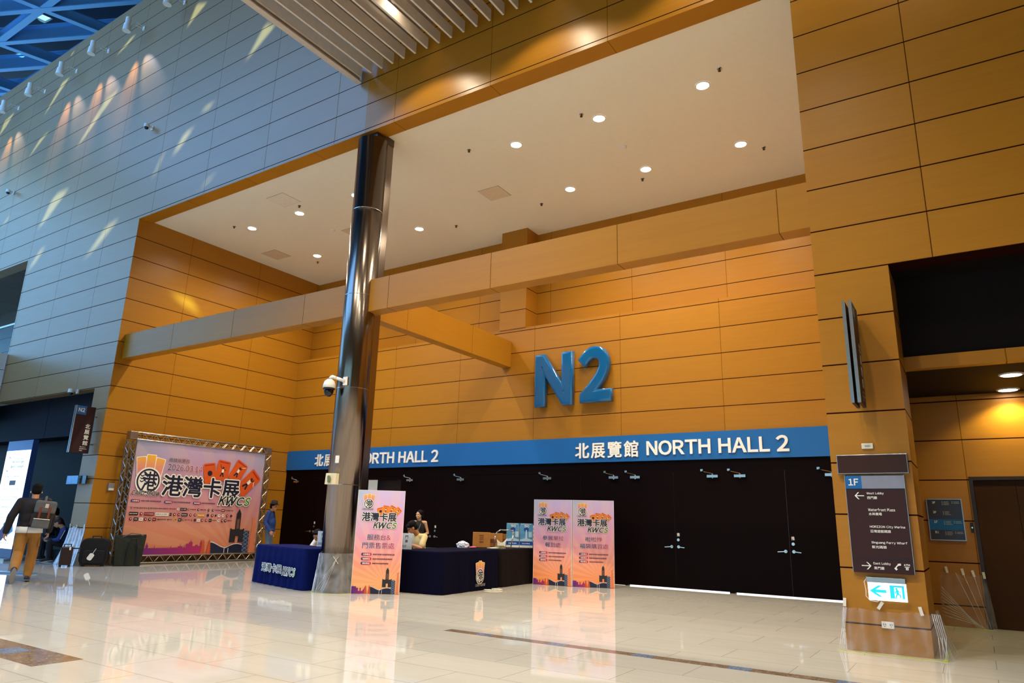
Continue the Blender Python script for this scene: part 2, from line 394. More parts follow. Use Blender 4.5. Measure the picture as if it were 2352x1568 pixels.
# roof deck with slot skylights; the sun comes through them in slivers on the wall
patches = [[(-27.3,19.1),(-27.75,19.1),(-27.95,18.85),(-27.8,18.85)], [(-31.9,19.1),(-32.25,19.1),(-32.6,18.8)],
 [(-22.5,17.8),(-23.1,17.75),(-24.1,17.25),(-23.95,17.2),(-23.2,17.4)], [(-27.2,17.75),(-27.95,17.7),(-29.2,16.35),(-28.9,16.5)],
 [(-31.9,17.75),(-32.9,17.6),(-33.2,16.8),(-32.6,17.1)], [(-23.0,15.8),(-24.1,15.6),(-25.9,13.85),(-25.1,14.3)],
 [(-27.8,15.75),(-28.9,15.5),(-30.6,13.95),(-29.5,14.8)], [(-18.4,17.15),(-19.1,17.4),(-19.55,16.45),(-19.2,16.7)],
 [(-14.7,14.75),(-15.3,15.05),(-16.15,13.85),(-15.6,14.2)], [(-17.1,13.2),(-17.7,13.2),(-18.0,13.0),(-17.5,12.92)],
 [(-18.0,12.65),(-18.6,12.6),(-19.2,11.8),(-18.7,12.0)], [(-19.5,12.2),(-19.65,12.2),(-20.05,11.4),(-19.9,11.42)],
 [(-25.39,12.52),(-26.3,12.58),(-26.68,12.4),(-27.43,11.19),(-26.6,11.65)], [(-26.28,10.51),(-26.8,10.47),(-27.65,9.61),(-27.01,9.87)],
 [(-21.4,10.5),(-22.3,10.4),(-23.72,9.18),(-22.6,9.7)], [(-29.75,12.6),(-30.3,12.5),(-30.95,12.0),(-30.4,12.2)],
 [(-16.37,10.72),(-16.9,10.7),(-17.71,10.2),(-17.31,10.3)], [(-13.41,12.74),(-13.52,12.74),(-14.08,12.28),(-14.0,12.28)],
 [(-29.4,13.15),(-29.7,13.15),(-30.0,12.97),(-29.53,13.0)], [(-30.35,13.15),(-30.6,13.1),(-30.88,12.95),(-30.5,12.97)]]
ZR = 24.0
holes = []
for P in patches:
    holes.append([(x - SUN.x/SUN.z*(z-ZR)*1.0, YF - SUN.y/SUN.z*(z-ZR)) for x, z in P])
holes = [[(x, y) for x, y in H] for H in holes]
q = [(11.2, 8.2), (12.1, 8.26), (12.67, 7.68), (11.97, 7.78)]                                 # the patch on the alcove's side wall
holes.append([(XL - SUN.x/SUN.z*(z-ZR), y - SUN.y/SUN.z*(z-ZR)) for y, z in q])
holes += [[(-34.62, 10.86), (-33.98, 10.9), (-33.88, 11.32), (-34.55, 11.25)], [(-35.2, 9.4), (-34.15, 9.4), (-34.2, 9.92), (-35.0, 9.86)]]
bm = bmesh.new(); edges = []
for P in [[(-52, -16.3), (9.3, -16.3), (9.3, 22.3), (-52, 22.3)]] + holes:
    vs = [bm.verts.new((x*S, y*S, ZR*S)) for x, y in P]
    edges += [bm.edges.new((vs[i], vs[(i+1) % len(vs)])) for i in range(len(vs))]
bmesh.ops.triangle_fill(bm, use_beauty=True, use_dissolve=False, edges=edges)
me = D.meshes.new('roof'); bm.to_mesh(me); bm.free(); me.materials.append(mat('roof_deck', '#27435e', .6))
o = link('roof', me, None, 0, False, -.12); o['kind'] = 'structure'
# triangular lattice of roof beams
RB = mat('roof_steel', '#6aaee6', .35, .1, vary=.03)
N1 = Vector((-30.85, 9.85, 22.0)); A_ = Vector((4.25, 0.03, 0)); B_ = Vector((4.99, 2.33, 0)).normalized(); D_ = Vector((.735, 2.33, 0)).normalized()
rl = thing('roof_lattice', 'blue lattice of steel roof beams above the tall wall', 'roof beams', (0, 0, 0))
def ibeam(a, b, h, wd, zoff=0):
    a = a+Vector((0, 0, zoff)); b = b+Vector((0, 0, zoff)); k = MB(); u = Vector((0, 0, 1))
    k.bar(a, b, wd, .05); k.bar(a+u*h, b+u*h, wd, .05); k.bar(a+u*h/2, b+u*h/2, .05, h)
    k.build('beam', RB, rl)
for i in range(-3, 3):
    o_ = N1+A_*i; ibeam(o_-B_*9, o_+B_*9, .75, .22)
for i in range(-3, 3):
    o_ = N1+A_*i; ibeam(o_-D_*6, o_+D_*7, .45, .26, .012)
for j in range(-2, 3):
    o_ = N1+Vector((.735, 2.33, 0))*j; ibeam(o_-Vector((13, .1, 0)), o_+Vector((11, .08, 0)), .4, .26, .024)

# canopy of slats
SLAT = mat('slat_paint', '#dccfbd', .55, spec=.3)
cn = thing('slatted_canopy', 'canopy of pale parallel slats hanging in front of the wood wall', 'slatted canopy', (-11.08, 10.0, 11.46))
for k in range(60):
    MB().box(k*.34-.022, k*.34+.022, -13.5, 0, .11, .385).build('slat', SLAT, cn)
MB().box(-.15, -.07, -13.5, .04, 0, .42).box(-.07, .0, -13.5, .04, 0, .03).build('fascia', mat('fascia_paint', '#c9b9a6', .5), cn)
MB().box(0, 20, -3.1, -3.04, .386, .43).box(0, 20, -8.1, -8.04, .386, .43).build('cross_rail', SLAT, cn)
for i in range(10): MB().cyl((i*2.04+1.7, -3.07, .43), (i*2.04+1.7, -3.07, .84), .012).build('hanger', SLAT, cn)

# doors of the hall: pairs of dark leaves with closers and levers
def door(n, cx, gap, openx=None):
    d = D.objects.new('door_%d' % n, None); COL.objects.link(d); d.location = Vector((cx, YB, 0))*S; d['kind'] = 'structure'
    d['label'] = 'pair of dark veneer doors under the blue board'
    for s in (-1, 1):
        if openx and s == 1: continue
        x0, x1 = (-1.24, -.004) if s < 0 else (.004, 1.24)
        if openx: x1 = openx
        MB().box(x0, x1, 0, .06, gap, 2.72).build('leaf', DARKV, d)
    for s in (-1, 1):
        if openx and s == -1: continue
        c = MB().box(s*.98-.13, s*.98+.13, -.07, -.004, 2.57, 2.63).cyl((s*.98, -.04, 2.55), (s*.98, -.04, 2.66), .022, n=10)
        c.bar((s*.98, -.04, 2.66), (s*.98-.17, -.12, 2.7), .025, .012).bar((s*.98-.17, -.12, 2.7), (s*.98-.26, -.02, 2.74), .025, .012).box(s*.98-.29, s*.98-.23, -.04, .0, 2.72, 2.77)
        if not openx: c.build('door_closer', CHROME, d)
    for s in (-1, 1):
        if openx: continue
        k = MB().cyl((s*.085, -.03, .96), (s*.085, 0, .96), .035, n=14).cyl((s*.085, -.07, .96), (s*.085, -.03, .96), .014).bar((s*.085, -.065, .96), (s*.085+s*.16, -.065, .945), .022, .018)
        k.build('door_handle', CHROME, d)
    if not openx:
        MB().cyl((.08, -.02, 1.12), (.08, 0, 1.12), .034, n=14).build('lock', CHROME, d)
        text('推', .045, .115, 1.2, 1.28, -.003, LETTER, d, bold=.02)
for i, (cx, g) in enumerate([(-18.75, .006), (-13.55, .006), (-8.65, .006), (-6.1, .026), (-3.5, .026)]): door(i+1, cx, g)
door(6, -16.1, .006, -.28)
struct('trim_7', MB().box(-16.38, -14.93, YB, YB+.12, 2.63, 2.73), DARKV)
dk = MB()
for a, b in ((-20.35, -19.99), (-17.51, -17.34), (-14.93, -14.79), (-12.31, -9.89), (-7.41, -7.34), (-4.86, -4.74), (-2.26, -1.53)): dk.box(a, b, YB, YB+.12, 0, 2.73)
dk.box(XL, -1.53, YB, YB+.12, 2.721, 3.0)
struct('wall_back_lower', dk, DARKV)
struct('wall_hall', MB().box(XL-.3, -1, 21.5, 21.7, 0, 3.3).box(XL-.3, -1, YB+.13, 21.5, 3.3, 3.4).box(XL-.3, XL-.1, YB+.1, 21.5, 0, 3.3).box(-1.2, -1, 17.5, 21.5, 0, 3.3), WHITE)
lamp('hall_ceiling_light', 'AREA', (-9, 19, 3.2), 900, (.86, .93, 1), (0, 0, -1), shape='RECTANGLE', size=15*S, size_y=3*S)
db = MB(); db.prism(rrect(-.62, .62, .0, 2.76, .07), -.02, .02)
o = db.build('display_board', BLACK); o.location = Vector((-15.59, 16.95, 0))*S; tag(o, 'black rounded board standing in the open doorway of the lit hall', 'display board')
# lift door
d = D.objects.new('door_7', None); COL.objects.link(d); d.location = Vector((-.03, 13.82, 0))*S; d['kind'] = 'structure'
BRONZE = mat('bronze_steel', '#452a15', .5, 0, vary=.1, spec=.12)
MB().box(.06, .62, .1, .14, .005, 2.28).build('leaf', BRONZE, d); MB().box(.626, 1.7, .1, .14, .005, 2.28).build('leaf', BRONZE, d)
MB().box(.0, .055, -.01, .2, 0, 2.34).box(.055, 1.9, -.01, .2, 2.285, 2.34).box(1.71, 1.9, -.01, .2, 0, 2.285).build('frame', mat('bronze_frame', '#3a2415', .35, .5), d)
# grey service door in the left portal
d = D.objects.new('door_8', None); COL.objects.link(d); d.location = Vector((-22.3, 11.05, 0))*S; d['kind'] = 'structure'
GREYD = mat('grey_door', '#3a3d40', .6, spec=.2)
MB().box(0, 1.05, -.05, -.005, .005, 1.76).build('leaf', GREYD, d); MB().box(0, 1.05, -.05, -.005, 1.775, 3.5).build('leaf', GREYD, d)

# ------------------------------------------------------------------ stainless column
col = thing('steel_column', 'round stainless steel column standing in front of the wood beam', 'column', (-10.82, 10.33, 0))
MB().cyl((0, 0, 0), (0, 0, 9.93), .34, n=64, cap=True).build('shaft', STEEL, col, smooth=False)
for p in col.children[0].data.polygons: p.use_smooth = len(p.vertices) == 4
MB().box(-.26, .235, .2, .44, 0, 9.95).build('back_cladding', STEEL, col, .01)
MB().box(-.28, .24, -.12, .44, 9.95, 10.13).build('capital', mat('capital_metal', '#5c4d42', .35, .8), col)
for z in (2.07, 4.06, 6.12, 8.14): MB().lathe([(.34, z-.006), (.3425, z-.005), (.3425, z+.005), (.34, z+.006)], n=64).build('joint_ring', CHROME, col)

# ------------------------------------------------------------------ lamps and fittings in the alcove ceiling
WARM = (1.0, .90, .68)
def downlight(x, y, z, label, e, group, rim=.12, ang=150, col_=WARM, below=.05, blend=1.0):
    t = thing('downlight', label, 'ceiling light', (x, y, z), 0, group)
    MB().lathe([(.125, -.004), (.125, -.018), (.15, -.012), (.155, -.001)], n=28).build('rim', WHITE, t)
    MB().lathe([(.0, -.012), (.127, -.012)], n=28).build('lamp_lens', LAMP, t)
    lamp('downlight_beam', 'SPOT', (x, y, z-below), e, col_, (0, 0, -1), spot_size=math.radians(ang), spot_blend=blend, shadow_soft_size=.06)
    return t
xs1 = [(-3.65, 'rightmost'), (-5.98, 'second from the right'), (-8.16, 'third from the right'), (-13.45, 'fourth from right, by the steel column'), (-15.79, 'fifth from right, by a hatch outline'), (-17.99, 'leftmost')]
for x, n in xs1: downlight(x, 12.37, ZC, 'round alcove ceiling light, %s, front row' % n, 550, 'alcove downlights')
xs2 = [(-3.61, 'rightmost'), (-5.97, 'second from the right'), (-8.13, 'third from the right'), (-13.41, 'just right of the steel column'), (-17.99, 'leftmost')]
for x, n in xs2: downlight(x, 15.02, ZC, 'round alcove ceiling light, %s, back row' % n, 510, 'alcove downlights')
for x, y_, e_, n in ((-8.86, 8.8, 150, 'glowing between the canopy slats'), (-5.8, 8.8, 150, 'above the frame edge, second along the canopy slats'), (-2.8, 8.8, 150, 'third along the canopy slats'), (0.2, 8.8, 120, 'fourth along the canopy slats'),
    (-10.2, 4.6, 1500, 'added out of view above the open floor, first of its row'), (-7.4, 4.6, 1500, 'added out of view above the open floor, second of its row'), (-4.6, 4.6, 1500, 'added out of view above the open floor, third of its row'), (-1.8, 4.6, 900, 'added out of view above the open floor, fourth of its row'), (-6.0, 0.5, 1150, 'added out of view above the rear floor, left one'), (-1.0, .5, 800, 'added out of view above the rear floor, right one')):  # open and rear floor rows: unseen lamps added to brighten floor, pillar and placards
    downlight(x, y_, 11.9, 'round canopy downlight ' + n, e_, 'canopy downlights', ang=128, below=.46, col_=(1, .88, .66), blend=.3 if y_ > 8 else .85)
for x, y, n in ((.67, 12.25, 'nearer'), (.67, 13.55, 'farther')):
    t = thing('downlight', 'large white round ceiling light in the dark lift lobby, the %s one' % n, 'ceiling light', (x, y, 3.7), 0, 'lift lobby lights')
    MB().lathe([(.13, -.003), (.13, -.02), (.155, -.014), (.16, 0)], n=32).build('rim', WHITE, t); MB().lathe([(0, -.012), (.131, -.012)], n=32).build('lamp_lens', LAMP, t)
    lamp('lobby_beam', 'SPOT', (x, y, 3.64), 85 if y > 13 else 50, (1, .88, .38), (0, 0, -1), spot_size=math.radians(130), spot_blend=.35, shadow_soft_size=.1)
SPK = [(-3.2, 12.01, 'right of the front row lights'), (-6.25, 12.04, 'in front of the second front row light'), (-9.28, 12.0, 'between column and third front row light'), (-15.39, 12.02, 'in front of the fifth front row light'), (-18.37, 12.0, 'at the left end of the front row'),
       (-3.19, 15.44, 'right of the back row lights'), (-6.24, 15.45, 'behind the second back row light'), (-9.25, 15.4, 'left of the third back row light'), (-12.27, 15.4, 'right of the column behind the back row'), (-18.43, 15.44, 'behind the leftmost back row light')]
for x, y, n in SPK:
    t = thing('sprinkler_head', 'small dark sprinkler head in the alcove ceiling ' + n, 'sprinkler', (x, y, ZC), 0, 'alcove sprinklers')
    MB().lathe([(0, -.012), (.045, -.012), (.05, 0)], n=16).build('escutcheon', CHROME, t)
    MB().cyl((0, 0, -.05), (0, 0, -.012), .012, .02, 10).cyl((0, 0, -.06), (0, 0, -.05), .03, .03, 12).build('deflector', mat('sprinkler_metal', '#4c4038', .4, .8), t)
for x, y, n in ((-6.01, 13.75, 'between the two right-hand light rows'), (-15.83, 13.72, 'left of the steel column')):
    t = thing('smoke_detector', 'round cream smoke detector on the alcove ceiling ' + n, 'smoke detector', (x, y, ZC), 0, 'smoke detectors')
    MB().lathe([(0, -.05), (.05, -.05), (.075, -.03), (.075, 0)], n=24).build('housing', WHITE, t); MB().lathe([(.052, -.049), (.06, -.04)], n=24).build('grille', ALU, t)
for x0, x1, y0, y1, n, c in ((-10.38, -9.7, 13.88, 14.54, 'to the right of the steel column', '#d9cbae'), (-19.56, -18.83, 13.92, 14.6, 'near the left side wall', '#d2c4a6'), (-15.66, -14.95, 13.9, 14.6, 'half hidden behind the steel column', '#d2c4a6'), (-15.85, -15.14, 11.22, 11.86, 'outlined near the front edge of the alcove ceiling', '#e6e1cb')):
    t = thing('access_panel', 'square ceiling access panel ' + n, 'ceiling hatch', ((x0+x1)/2, (y0+y1)/2, ZC), 0, 'ceiling hatches')
    a, b = (x1-x0)/2, (y1-y0)/2
    MB().box(-a, a, -b, b, -.004, 0).build('frame', mat('hatch_edge', '#a8977a', .6), t); MB().box(-a+.012, a-.012, -b+.012, b-.012, -.008, -.004).build('panel', mat('hatch'+c[1:], c, .7), t)

# ------------------------------------------------------------------ wall spotlights along the ledge
XS = [(-22.24, 1), (-24.56, 1), (-26.86, 1), (-29.36, 0), (-31.66, 1), (-19.84, 0), (-34.0, 0)]
nm = ['second from the slatted canopy, lit', 'third from the slatted canopy, lit', 'fourth from the slatted canopy, lit', 'unlit between two lit ones', 'at the left edge of the picture', 'nearest the slatted canopy', 'outside the left edge']
for (x, on), n in zip(XS, nm):
    t = thing('wall_spotlight', 'white cylinder spotlight on the wall ledge, ' + n, 'spotlight', (x, YF, 17.8), 0, 'ledge spotlights')
    MB().cyl((0, -.55, -.62), (0, -.55, -.36), .13, .11, 20).cyl((0, -.55, -.36), (0, -.55, -.1), .085, .085, 18).build('lamp_housing', WHITE, t, smooth=False)
    MB().tube([(0.02, 0, -.1), (.02, -.3, -.12), (.02, -.46, -.4)], .012).tube([(-.02, 0, -.16), (-.02, -.3, -.2), (-.02, -.46, -.45)], .012).build('arm', WHITE, t)
    MB().box(-.06, .06, -.03, 0, -.22, -.06).build('wall_plate', WHITE, t)
    MB().lathe([(0, -.618), (.115, -.618)], (0, -.55), 20).build('lamp_lens', LAMP if on else ALU, t)
    if on:
        for dx, c in ((-.25, (1, .74, .5)), (.8, (.78, .82, 1))):
            lamp('wall_spot_beam', 'SPOT', (x, YF-.55, 17.12), 330, c, (dx, .52, -1.5), spot_size=math.radians(36), spot_blend=.9, shadow_soft_size=.05)
def dome(x, z, label):
    t = thing('dome_camera', label, 'security camera', (x, YF, z))
    MB().box(-.06, .06, -.04, 0, -.05, .07).box(-.03, .03, -.2, -.04, .0, .05).build('bracket', WHITE, t, .008)
    MB().cyl((0, -.2, -.05), (0, -.2, .06), .085, .075, 20).build('housing', WHITE, t); MB().ball((0, -.2, -.05), (.07, .07, .07)).build('dome', mat('smoked_dome', '#1c2230', .08), t, smooth=True)
dome(-20.49, 13.2, 'small white dome camera high on the grey wall below the spotlights')
dome(-30.2, 13.4, 'small white dome camera high on the wall near the left edge')
dome(-22.15, 4.86, 'small white camera under the lintel above the left hanging sign')
# ------------------------------------------------------------------ big signs on the back wall
t = thing('fascia_sign', 'long blue sign board above the dark doors with white hall name twice', 'sign board', (XL, YB, 3.0))
MB().box(.01, 18.81, -.05, .0, .0, .66).build('board', SIGNBLUE, t)
for off in (-10.1, 0):
    text('北展覽館', -8.77+off-XL, -6.97+off-XL, .1, .52, -.052, LETTER, t, bold=.022, ex=.03, space=1.12)
    text('NORTH HALL', -6.75+off-XL, -3.76+off-XL, .13, .49, -.052, LETTER, t, bold=.026, ex=.03)
    text('2', -3.62+off-XL, -3.34+off-XL, .13, .50, -.052, LETTER, t, bold=.026, ex=.03)
N2M = mat('glossy_blue', '#04588f', .15, coat=.6, vary=.02)
t = thing('hall_number_sign', 'large puffy glossy blue characters N and 2 mounted on the wood wall', 'wall sign', (-10.0, YB, 4.54))
def puffy(s, x0, x1, z0, z1):
    c = D.curves.new('t', 'FONT'); c.body = chr(ord(s)+0xfee0); c.offset = .018; c.extrude = .04; c.bevel_depth = .04; c.bevel_resolution = 4; c.resolution_u = 6
    o = D.objects.new('t', c); COL.objects.link(o); dg = bpy.context.evaluated_depsgraph_get()
    me = D.meshes.new_from_object(o.evaluated_get(dg)); D.objects.remove(o)
    xs = [v.co.x for v in me.vertices]; ys = [v.co.y for v in me.vertices]; a, b, c0, d = min(xs), max(xs), min(ys), max(ys)
    for v in me.vertices:
        x, y, z = v.co; v.co = Vector((x0+(x-a)/(b-a)*(x1-x0), -.13-z*1.2, z0+(y-c0)/(d-c0)*(z1-z0)))*S
    me.materials.clear(); me.materials.append(N2M)
    return link('letter', me, t, 0, True)
puffy('N', 0, 1.2, 0, 1.5); puffy('2', 1.36, 2.36, .02, 1.56)
m_ = MB()
for x, z in ((.1, .3), (.1, 1.2), (1.08, .3), (1.08, 1.2), (.6, .8), (1.5, 1.35), (2.1, 1.2), (1.9, .7), (1.6, .12), (2.2, .12)): m_.cyl((x, -.1, z), (x, 0, z), .02, n=8)
m_.build('mounting_pin', CHROME, t)

# ------------------------------------------------------------------ signs on the right-hand pillar
t = thing('wall_screen', 'wide dark glass display panel above the floor directory on the pillar', 'display panel', (-1.04, YF, 2.14))
MB().box(-.41, .405, -.06, 0, 0, .245).build('frame', ALU, t, .004); MB().box(-.4, .395, -.064, -.06, .01, .235).build('screen', mat('dark_glass', '#3a1f0e', .25, vary=.02, spec=.2), t)
t = thing('wall_plate', 'small blank cream plate on the pillar above the dark display panel', 'wall plate', (-1.075, YF, 2.46))
MB().box(-.068, .068, -.02, 0, 0, .072).build('plate', mat('cream_plastic', '#e2d8bf', .4), t, .006); MB().box(-.028, .028, -.024, -.02, .03, .044).build('slot', ALU, t)
t = thing('floor_directory', 'tall dark directory sign with white arrows to the lobbies on the pillar', 'directory sign', (-1.37, YF, .93))
MB().box(0, .67, -.05, 0, 0, 1.19).build('panel', SIGNDARK, t, .003)
MB().box(-.006, 0, -.052, 0, 0, 1.19).box(.67, .676, -.052, 0, 0, 1.19).build('edge_trim', ALU, t)
MB().box(.19, .67, -.053, -.05, 1.025, 1.185).build('header_strip', mat('satin_strip', '#9c9096', .35, .6), t); MB().box(.004, .19, -.054, -.05, 1.025, 1.185).build('header_square', SIGNBLUE, t)
MB().box(.0, .67, -.052, -.05, 1.012, 1.022).box(0, .67, -.052, -.05, .168, .176).build('divider', BLACK, t)
text('1F', .035, .155, 1.065, 1.15, -.056, LETTER, t, bold=.02)
def arrow(x, z, r, s, y, m, par, th=.2):
    """arrow of length 2r; s = -1 points left"""
    k = MB(); k.flat([(x-s*r, z-r*th*.5), (x+s*r*.75, z-r*th*.5), (x+s*r*.75, z+r*th*.5), (x-s*r, z+r*th*.5)], y)
    for q in (1, -1): k.flat([(x+s*r, z), (x+s*r*.72, z), (x-s*r*.02, z+q*r*.8), (x+s*r*.26, z+q*r*.8)], y-.0005)
    return k.build('arrow', m, par)
arrow(.15, .935, .055, -1, -.056, LETTER, t); arrow(.155, .083, .055, 1, -.056, LETTER, t)
for (e, c, z, x1, xc) in (('West Lobby', '西門廳', .945, .43, .35), ('Waterfront Plaza', '水岸廣場', .745, .535, .385), ('HORIZON City Marina', '亞灣遊艇碼頭', .535, .625, .465), ('Singuang Ferry Wharf', '新光碼頭', .345, .63, .40), ('East Lobby', '東門廳', .095, .425, .35)):
    text(e, .235, x1, z, z+.036, -.056, LETTER, t, bold=.02); text(c, .237, xc, z-.052, z-.016, -.056, LETTER, t, bold=.012)
m_ = MB()                                                       # telephone handset and ATM pictograms
for i in range(8):
    a0 = math.radians(100+i*11); a1 = math.radians(111+i*11); c_ = (.525, .06)
    m_.flat([(c_[0]+r*math.cos(a), c_[1]+r*math.sin(a)) for r, a in ((.042, a0), (.055, a0), (.055, a1), (.042, a1))], -.056)
m_.flat(rotp([(.5, .1), (.535, .1), (.535, .124), (.5, .124)], .517, .112, .2), -.0565).flat(rotp([(.458, .052), (.49, .052), (.49, .075), (.458, .075)], .474, .06, -.9), -.0565)
m_.build('pictogram', LETTER, t)
text('ATM', .565, .63, .098, .123, -.056, LETTER, t, bold=.03)
m_ = MB(); m_.flat([(.572, .09), (.624, .09), (.624, .083), (.572, .083)], -.056).flat([(.584, .08), (.612, .08), (.612, .052), (.584, .052)], -.056); m_.build('pictogram', LETTER, t)
text('$', .592, .604, .055, .077, -.057, SIGNDARK, t, bold=.02)
t = thing('exit_sign', 'lit white exit sign with cyan arrow and running figure under the directory', 'exit sign', (-1.02, YF, .62))
EXW = mat('exit_white', '#dfeaff', .4, vary=0, emit=1.7); EXC = mat('exit_cyan', '#16b9d2', .4, vary=0, emit=.9)
MB().box(-.215, .215, -.075, 0, .2, .262).build('housing', ALU, t, .004); MB().box(-.205, .215, -.05, -.03, -.01, .2).build('lit_panel', EXW, t, .003)
k = MB(); k.flat([(-.19, .1), (-.09, .165), (-.052, .165), (-.12, .117), (-.005, .117), (-.005, .083), (-.12, .083), (-.052, .035), (-.09, .035)], -.052); k.build('arrow', EXC, t)
k = MB(); k.flat([(.035, .175), (.19, .175), (.19, .025), (.165, .025), (.165, .155), (.082, .155), (.082, .025), (.035, .025)], -.052); k.build('door_pictogram', EXC, t)
k = MB(); k.flat(disc(.108, .137, .013, 14), -.0525)
for a, b, wd in (((.112, .12), (.118, .078), .026), ((.118, .08), (.145, .066), .014), ((.145, .066), (.142, .04), .012), ((.115, .08), (.1, .055), .014), ((.1, .055), (.09, .025), .012), ((.115, .117), (.09, .1), .01), ((.09, .1), (.096, .085), .01), ((.12, .117), (.147, .098), .01)):
    d_ = (Vector(b)-Vector(a)).normalized()*wd/2; n_ = Vector((-d_.y, d_.x)); a = Vector(a)-d_*.4; b = Vector(b)+d_*.4
    k.flat([tuple(a+n_), tuple(a-n_), tuple(b-n_), tuple(b+n_)], -.0526)
k.build('running_figure', EXC, t)
m_ = MB().tube([(-.21, -.03, .25), (-.245, -.02, .2), (-.235, -.01, .1), (-.24, -.01, .03), (-.2, -.012, -.02), (-.12, -.012, -.03), (-.09, -.02, -.005)], .0035); m_.build('cable', WHITE, t)
t = thing('wall_outlet', 'white double power outlet low on the right pillar', 'outlet', (-1.05, YF, .29))
MB().box(-.068, .068, -.014, 0, 0, .078).build('plate', WHITE, t, .004)
m_ = MB()
for x in (-.035, .035):
    for dx in (-.01, .01): m_.box(x+dx-.003, x+dx+.003, -.016, -.013, .035, .055)
    m_.box(x-.004, x+.004, -.016, -.013, .018, .026)
m_.build('socket_slot', BLACK, t)
def blade(x, y_in, z0, z1, label, text_on):
    """projecting sign: two dark boards with aluminium edges, standing off the wall"""
    t = thing('projecting_sign', label, 'hanging sign', (x, y_in, z0), PI/2)     # local x -> +Y (towards the wall), front -> +X
    h = z1-z0; L = .5
    for q, s in ((0.0, 1), (.075, -1)):
        MB().box(-L, 0, q, q+.035, 0, h).build('board', SIGNDARK, t)
        MB().box(-L-.012, -L, q-.003, q+.038, -.005, h+.005).box(0, .012, q-.003, q+.038, -.005, h+.005).build('edge_trim', ALU, t)
    MB().cyl((0, .055, h*.2), (y_in and (YF-y_in), .055, h*.2), .02, n=10).cyl((0, .055, h*.8), (YF-y_in, .055, h*.8), .02, n=10).build('bracket', ALU, t)
    MB().box(-L+.0, -L+.26, -.002, 0, h-.24, h).build('number_square', SIGNBLUE, t)
    text('N2' , -L+.05, -L+.22, h-.17, h-.06, -.004, LETTER, t, bold=.02)
    for i, ch in enumerate('北展覽館'): text(ch, -.2, -.06, h-.62-i*.155, h-.49-i*.155, -.003, LETTER, t, bold=.02)
    for i, (ch, w_) in enumerate((('North 2', .15), ('Exhibition', .19), ('Hall', .08))): text(ch, -.25, -.25+w_, .155-i*.05, .185-i*.05, -.003, LETTER, t, bold=.02)
    return t
blade(-20.72, 10.0, 2.98, 4.28, 'dark hanging sign with blue number square on the left grey pillar', True)
blade(-1.03, 10.0, 2.98, 4.3, 'dark hanging sign seen edge-on on the right wood pillar', True)

# ------------------------------------------------------------------ left pillar fittings
t = thing('wall_screen', 'small blue screen on a bracket at the left grey pillar', 'small screen', (-21.2, YF, 2.14))
MB().box(-.32, .3, -.16, -.12, 0, .235).build('screen', mat('blue_screen', '#4f8fc4', .15, vary=.2), t, .004); MB().box(.31, .62, -.1, -.06, .01, .235).build('side_panel', mat('dark_screen', '#2c3238', .15, vary=.3), t, .004)
MB().box(.0, .06, -.12, 0, .08, .14).box(.4, .46, -.06, 0, .08, .14).build('bracket', ALU, t)
t = thing('card_reader', 'small grey wall unit with white label left of the show backdrop', 'wall unit', (XL, 10.58, 1.99), PI/2)
MB().box(-.085, .085, -.06, 0, 0, .21).build('body', mat('grey_plastic', '#8c8884', .4), t, .006); MB().box(-.07, .075, -.064, -.06, .01, .07).build('label_strip', WHITE, t)

# ------------------------------------------------------------------ fittings on the steel column
t = thing('ptz_camera', 'white speed dome camera on an arm from the steel column', 'security camera', (-10.66, 9.985, 4.1))
MB().box(-.07, .04, -.03, .0, -.02, .16).build('wall_plate', WHITE, t, .006)
MB().tube([(-.02, -.02, .07), (-.14, -.14, .12), (-.21, -.2, .15), (-.24, -.23, .1)], .035, 12).build('arm', WHITE, t, smooth=True)
MB().lathe([(0, .09), (.05, .09), (.1, .05), (.125, -.02), (.13, -.09), (.11, -.1)], (-.24, -.23), 28).build('housing', WHITE, t, smooth=True)
MB().lathe([(.12, -.09), (.12, -.125), (.098, -.13)], (-.24, -.23), 28).build('collar', BLACK, t, smooth=True)
MB().ball((-.24, -.23, -.15), (.098, .098, .13), 24, 14).build('dome', mat('black_dome', '#0a0c14', .05, vary=0), t, smooth=True)
t = thing('wall_plate', 'small white blank plate on the steel column above the speaker', 'wall plate', (-10.73, 10.0, 2.49), math.radians(24))
MB().box(-.04, .04, -.022, .02, 0, .15).build('plate', WHITE, t, .005)
t = thing('fire_speaker', 'cream wedge alarm speaker with round grille on the steel column', 'alarm speaker', (-10.76, 9.99, 2.06), math.radians(10))
k = MB(); k.add([(-.11, -.16, 0), (.1, -.1, 0), (.1, .02, 0), (-.11, .02, 0), (-.11, -.14, .22), (.1, -.08, .22), (.1, .02, .22), (-.11, .02, .22)], [(0, 1, 2, 3), (4, 7, 6, 5), (0, 4, 5, 1), (1, 5, 6, 2), (2, 6, 7, 3), (3, 7, 4, 0)])
k.build('body', mat('aged_cream', '#d9ceb2', .45), t, .006)
k = MB(); k.cyl((-.03, -.135, .105), (-.034, -.149, .105), .07, n=24); k.build('grille', mat('speaker_grille', '#8d8a52', .35, .5, vary=.3), t)

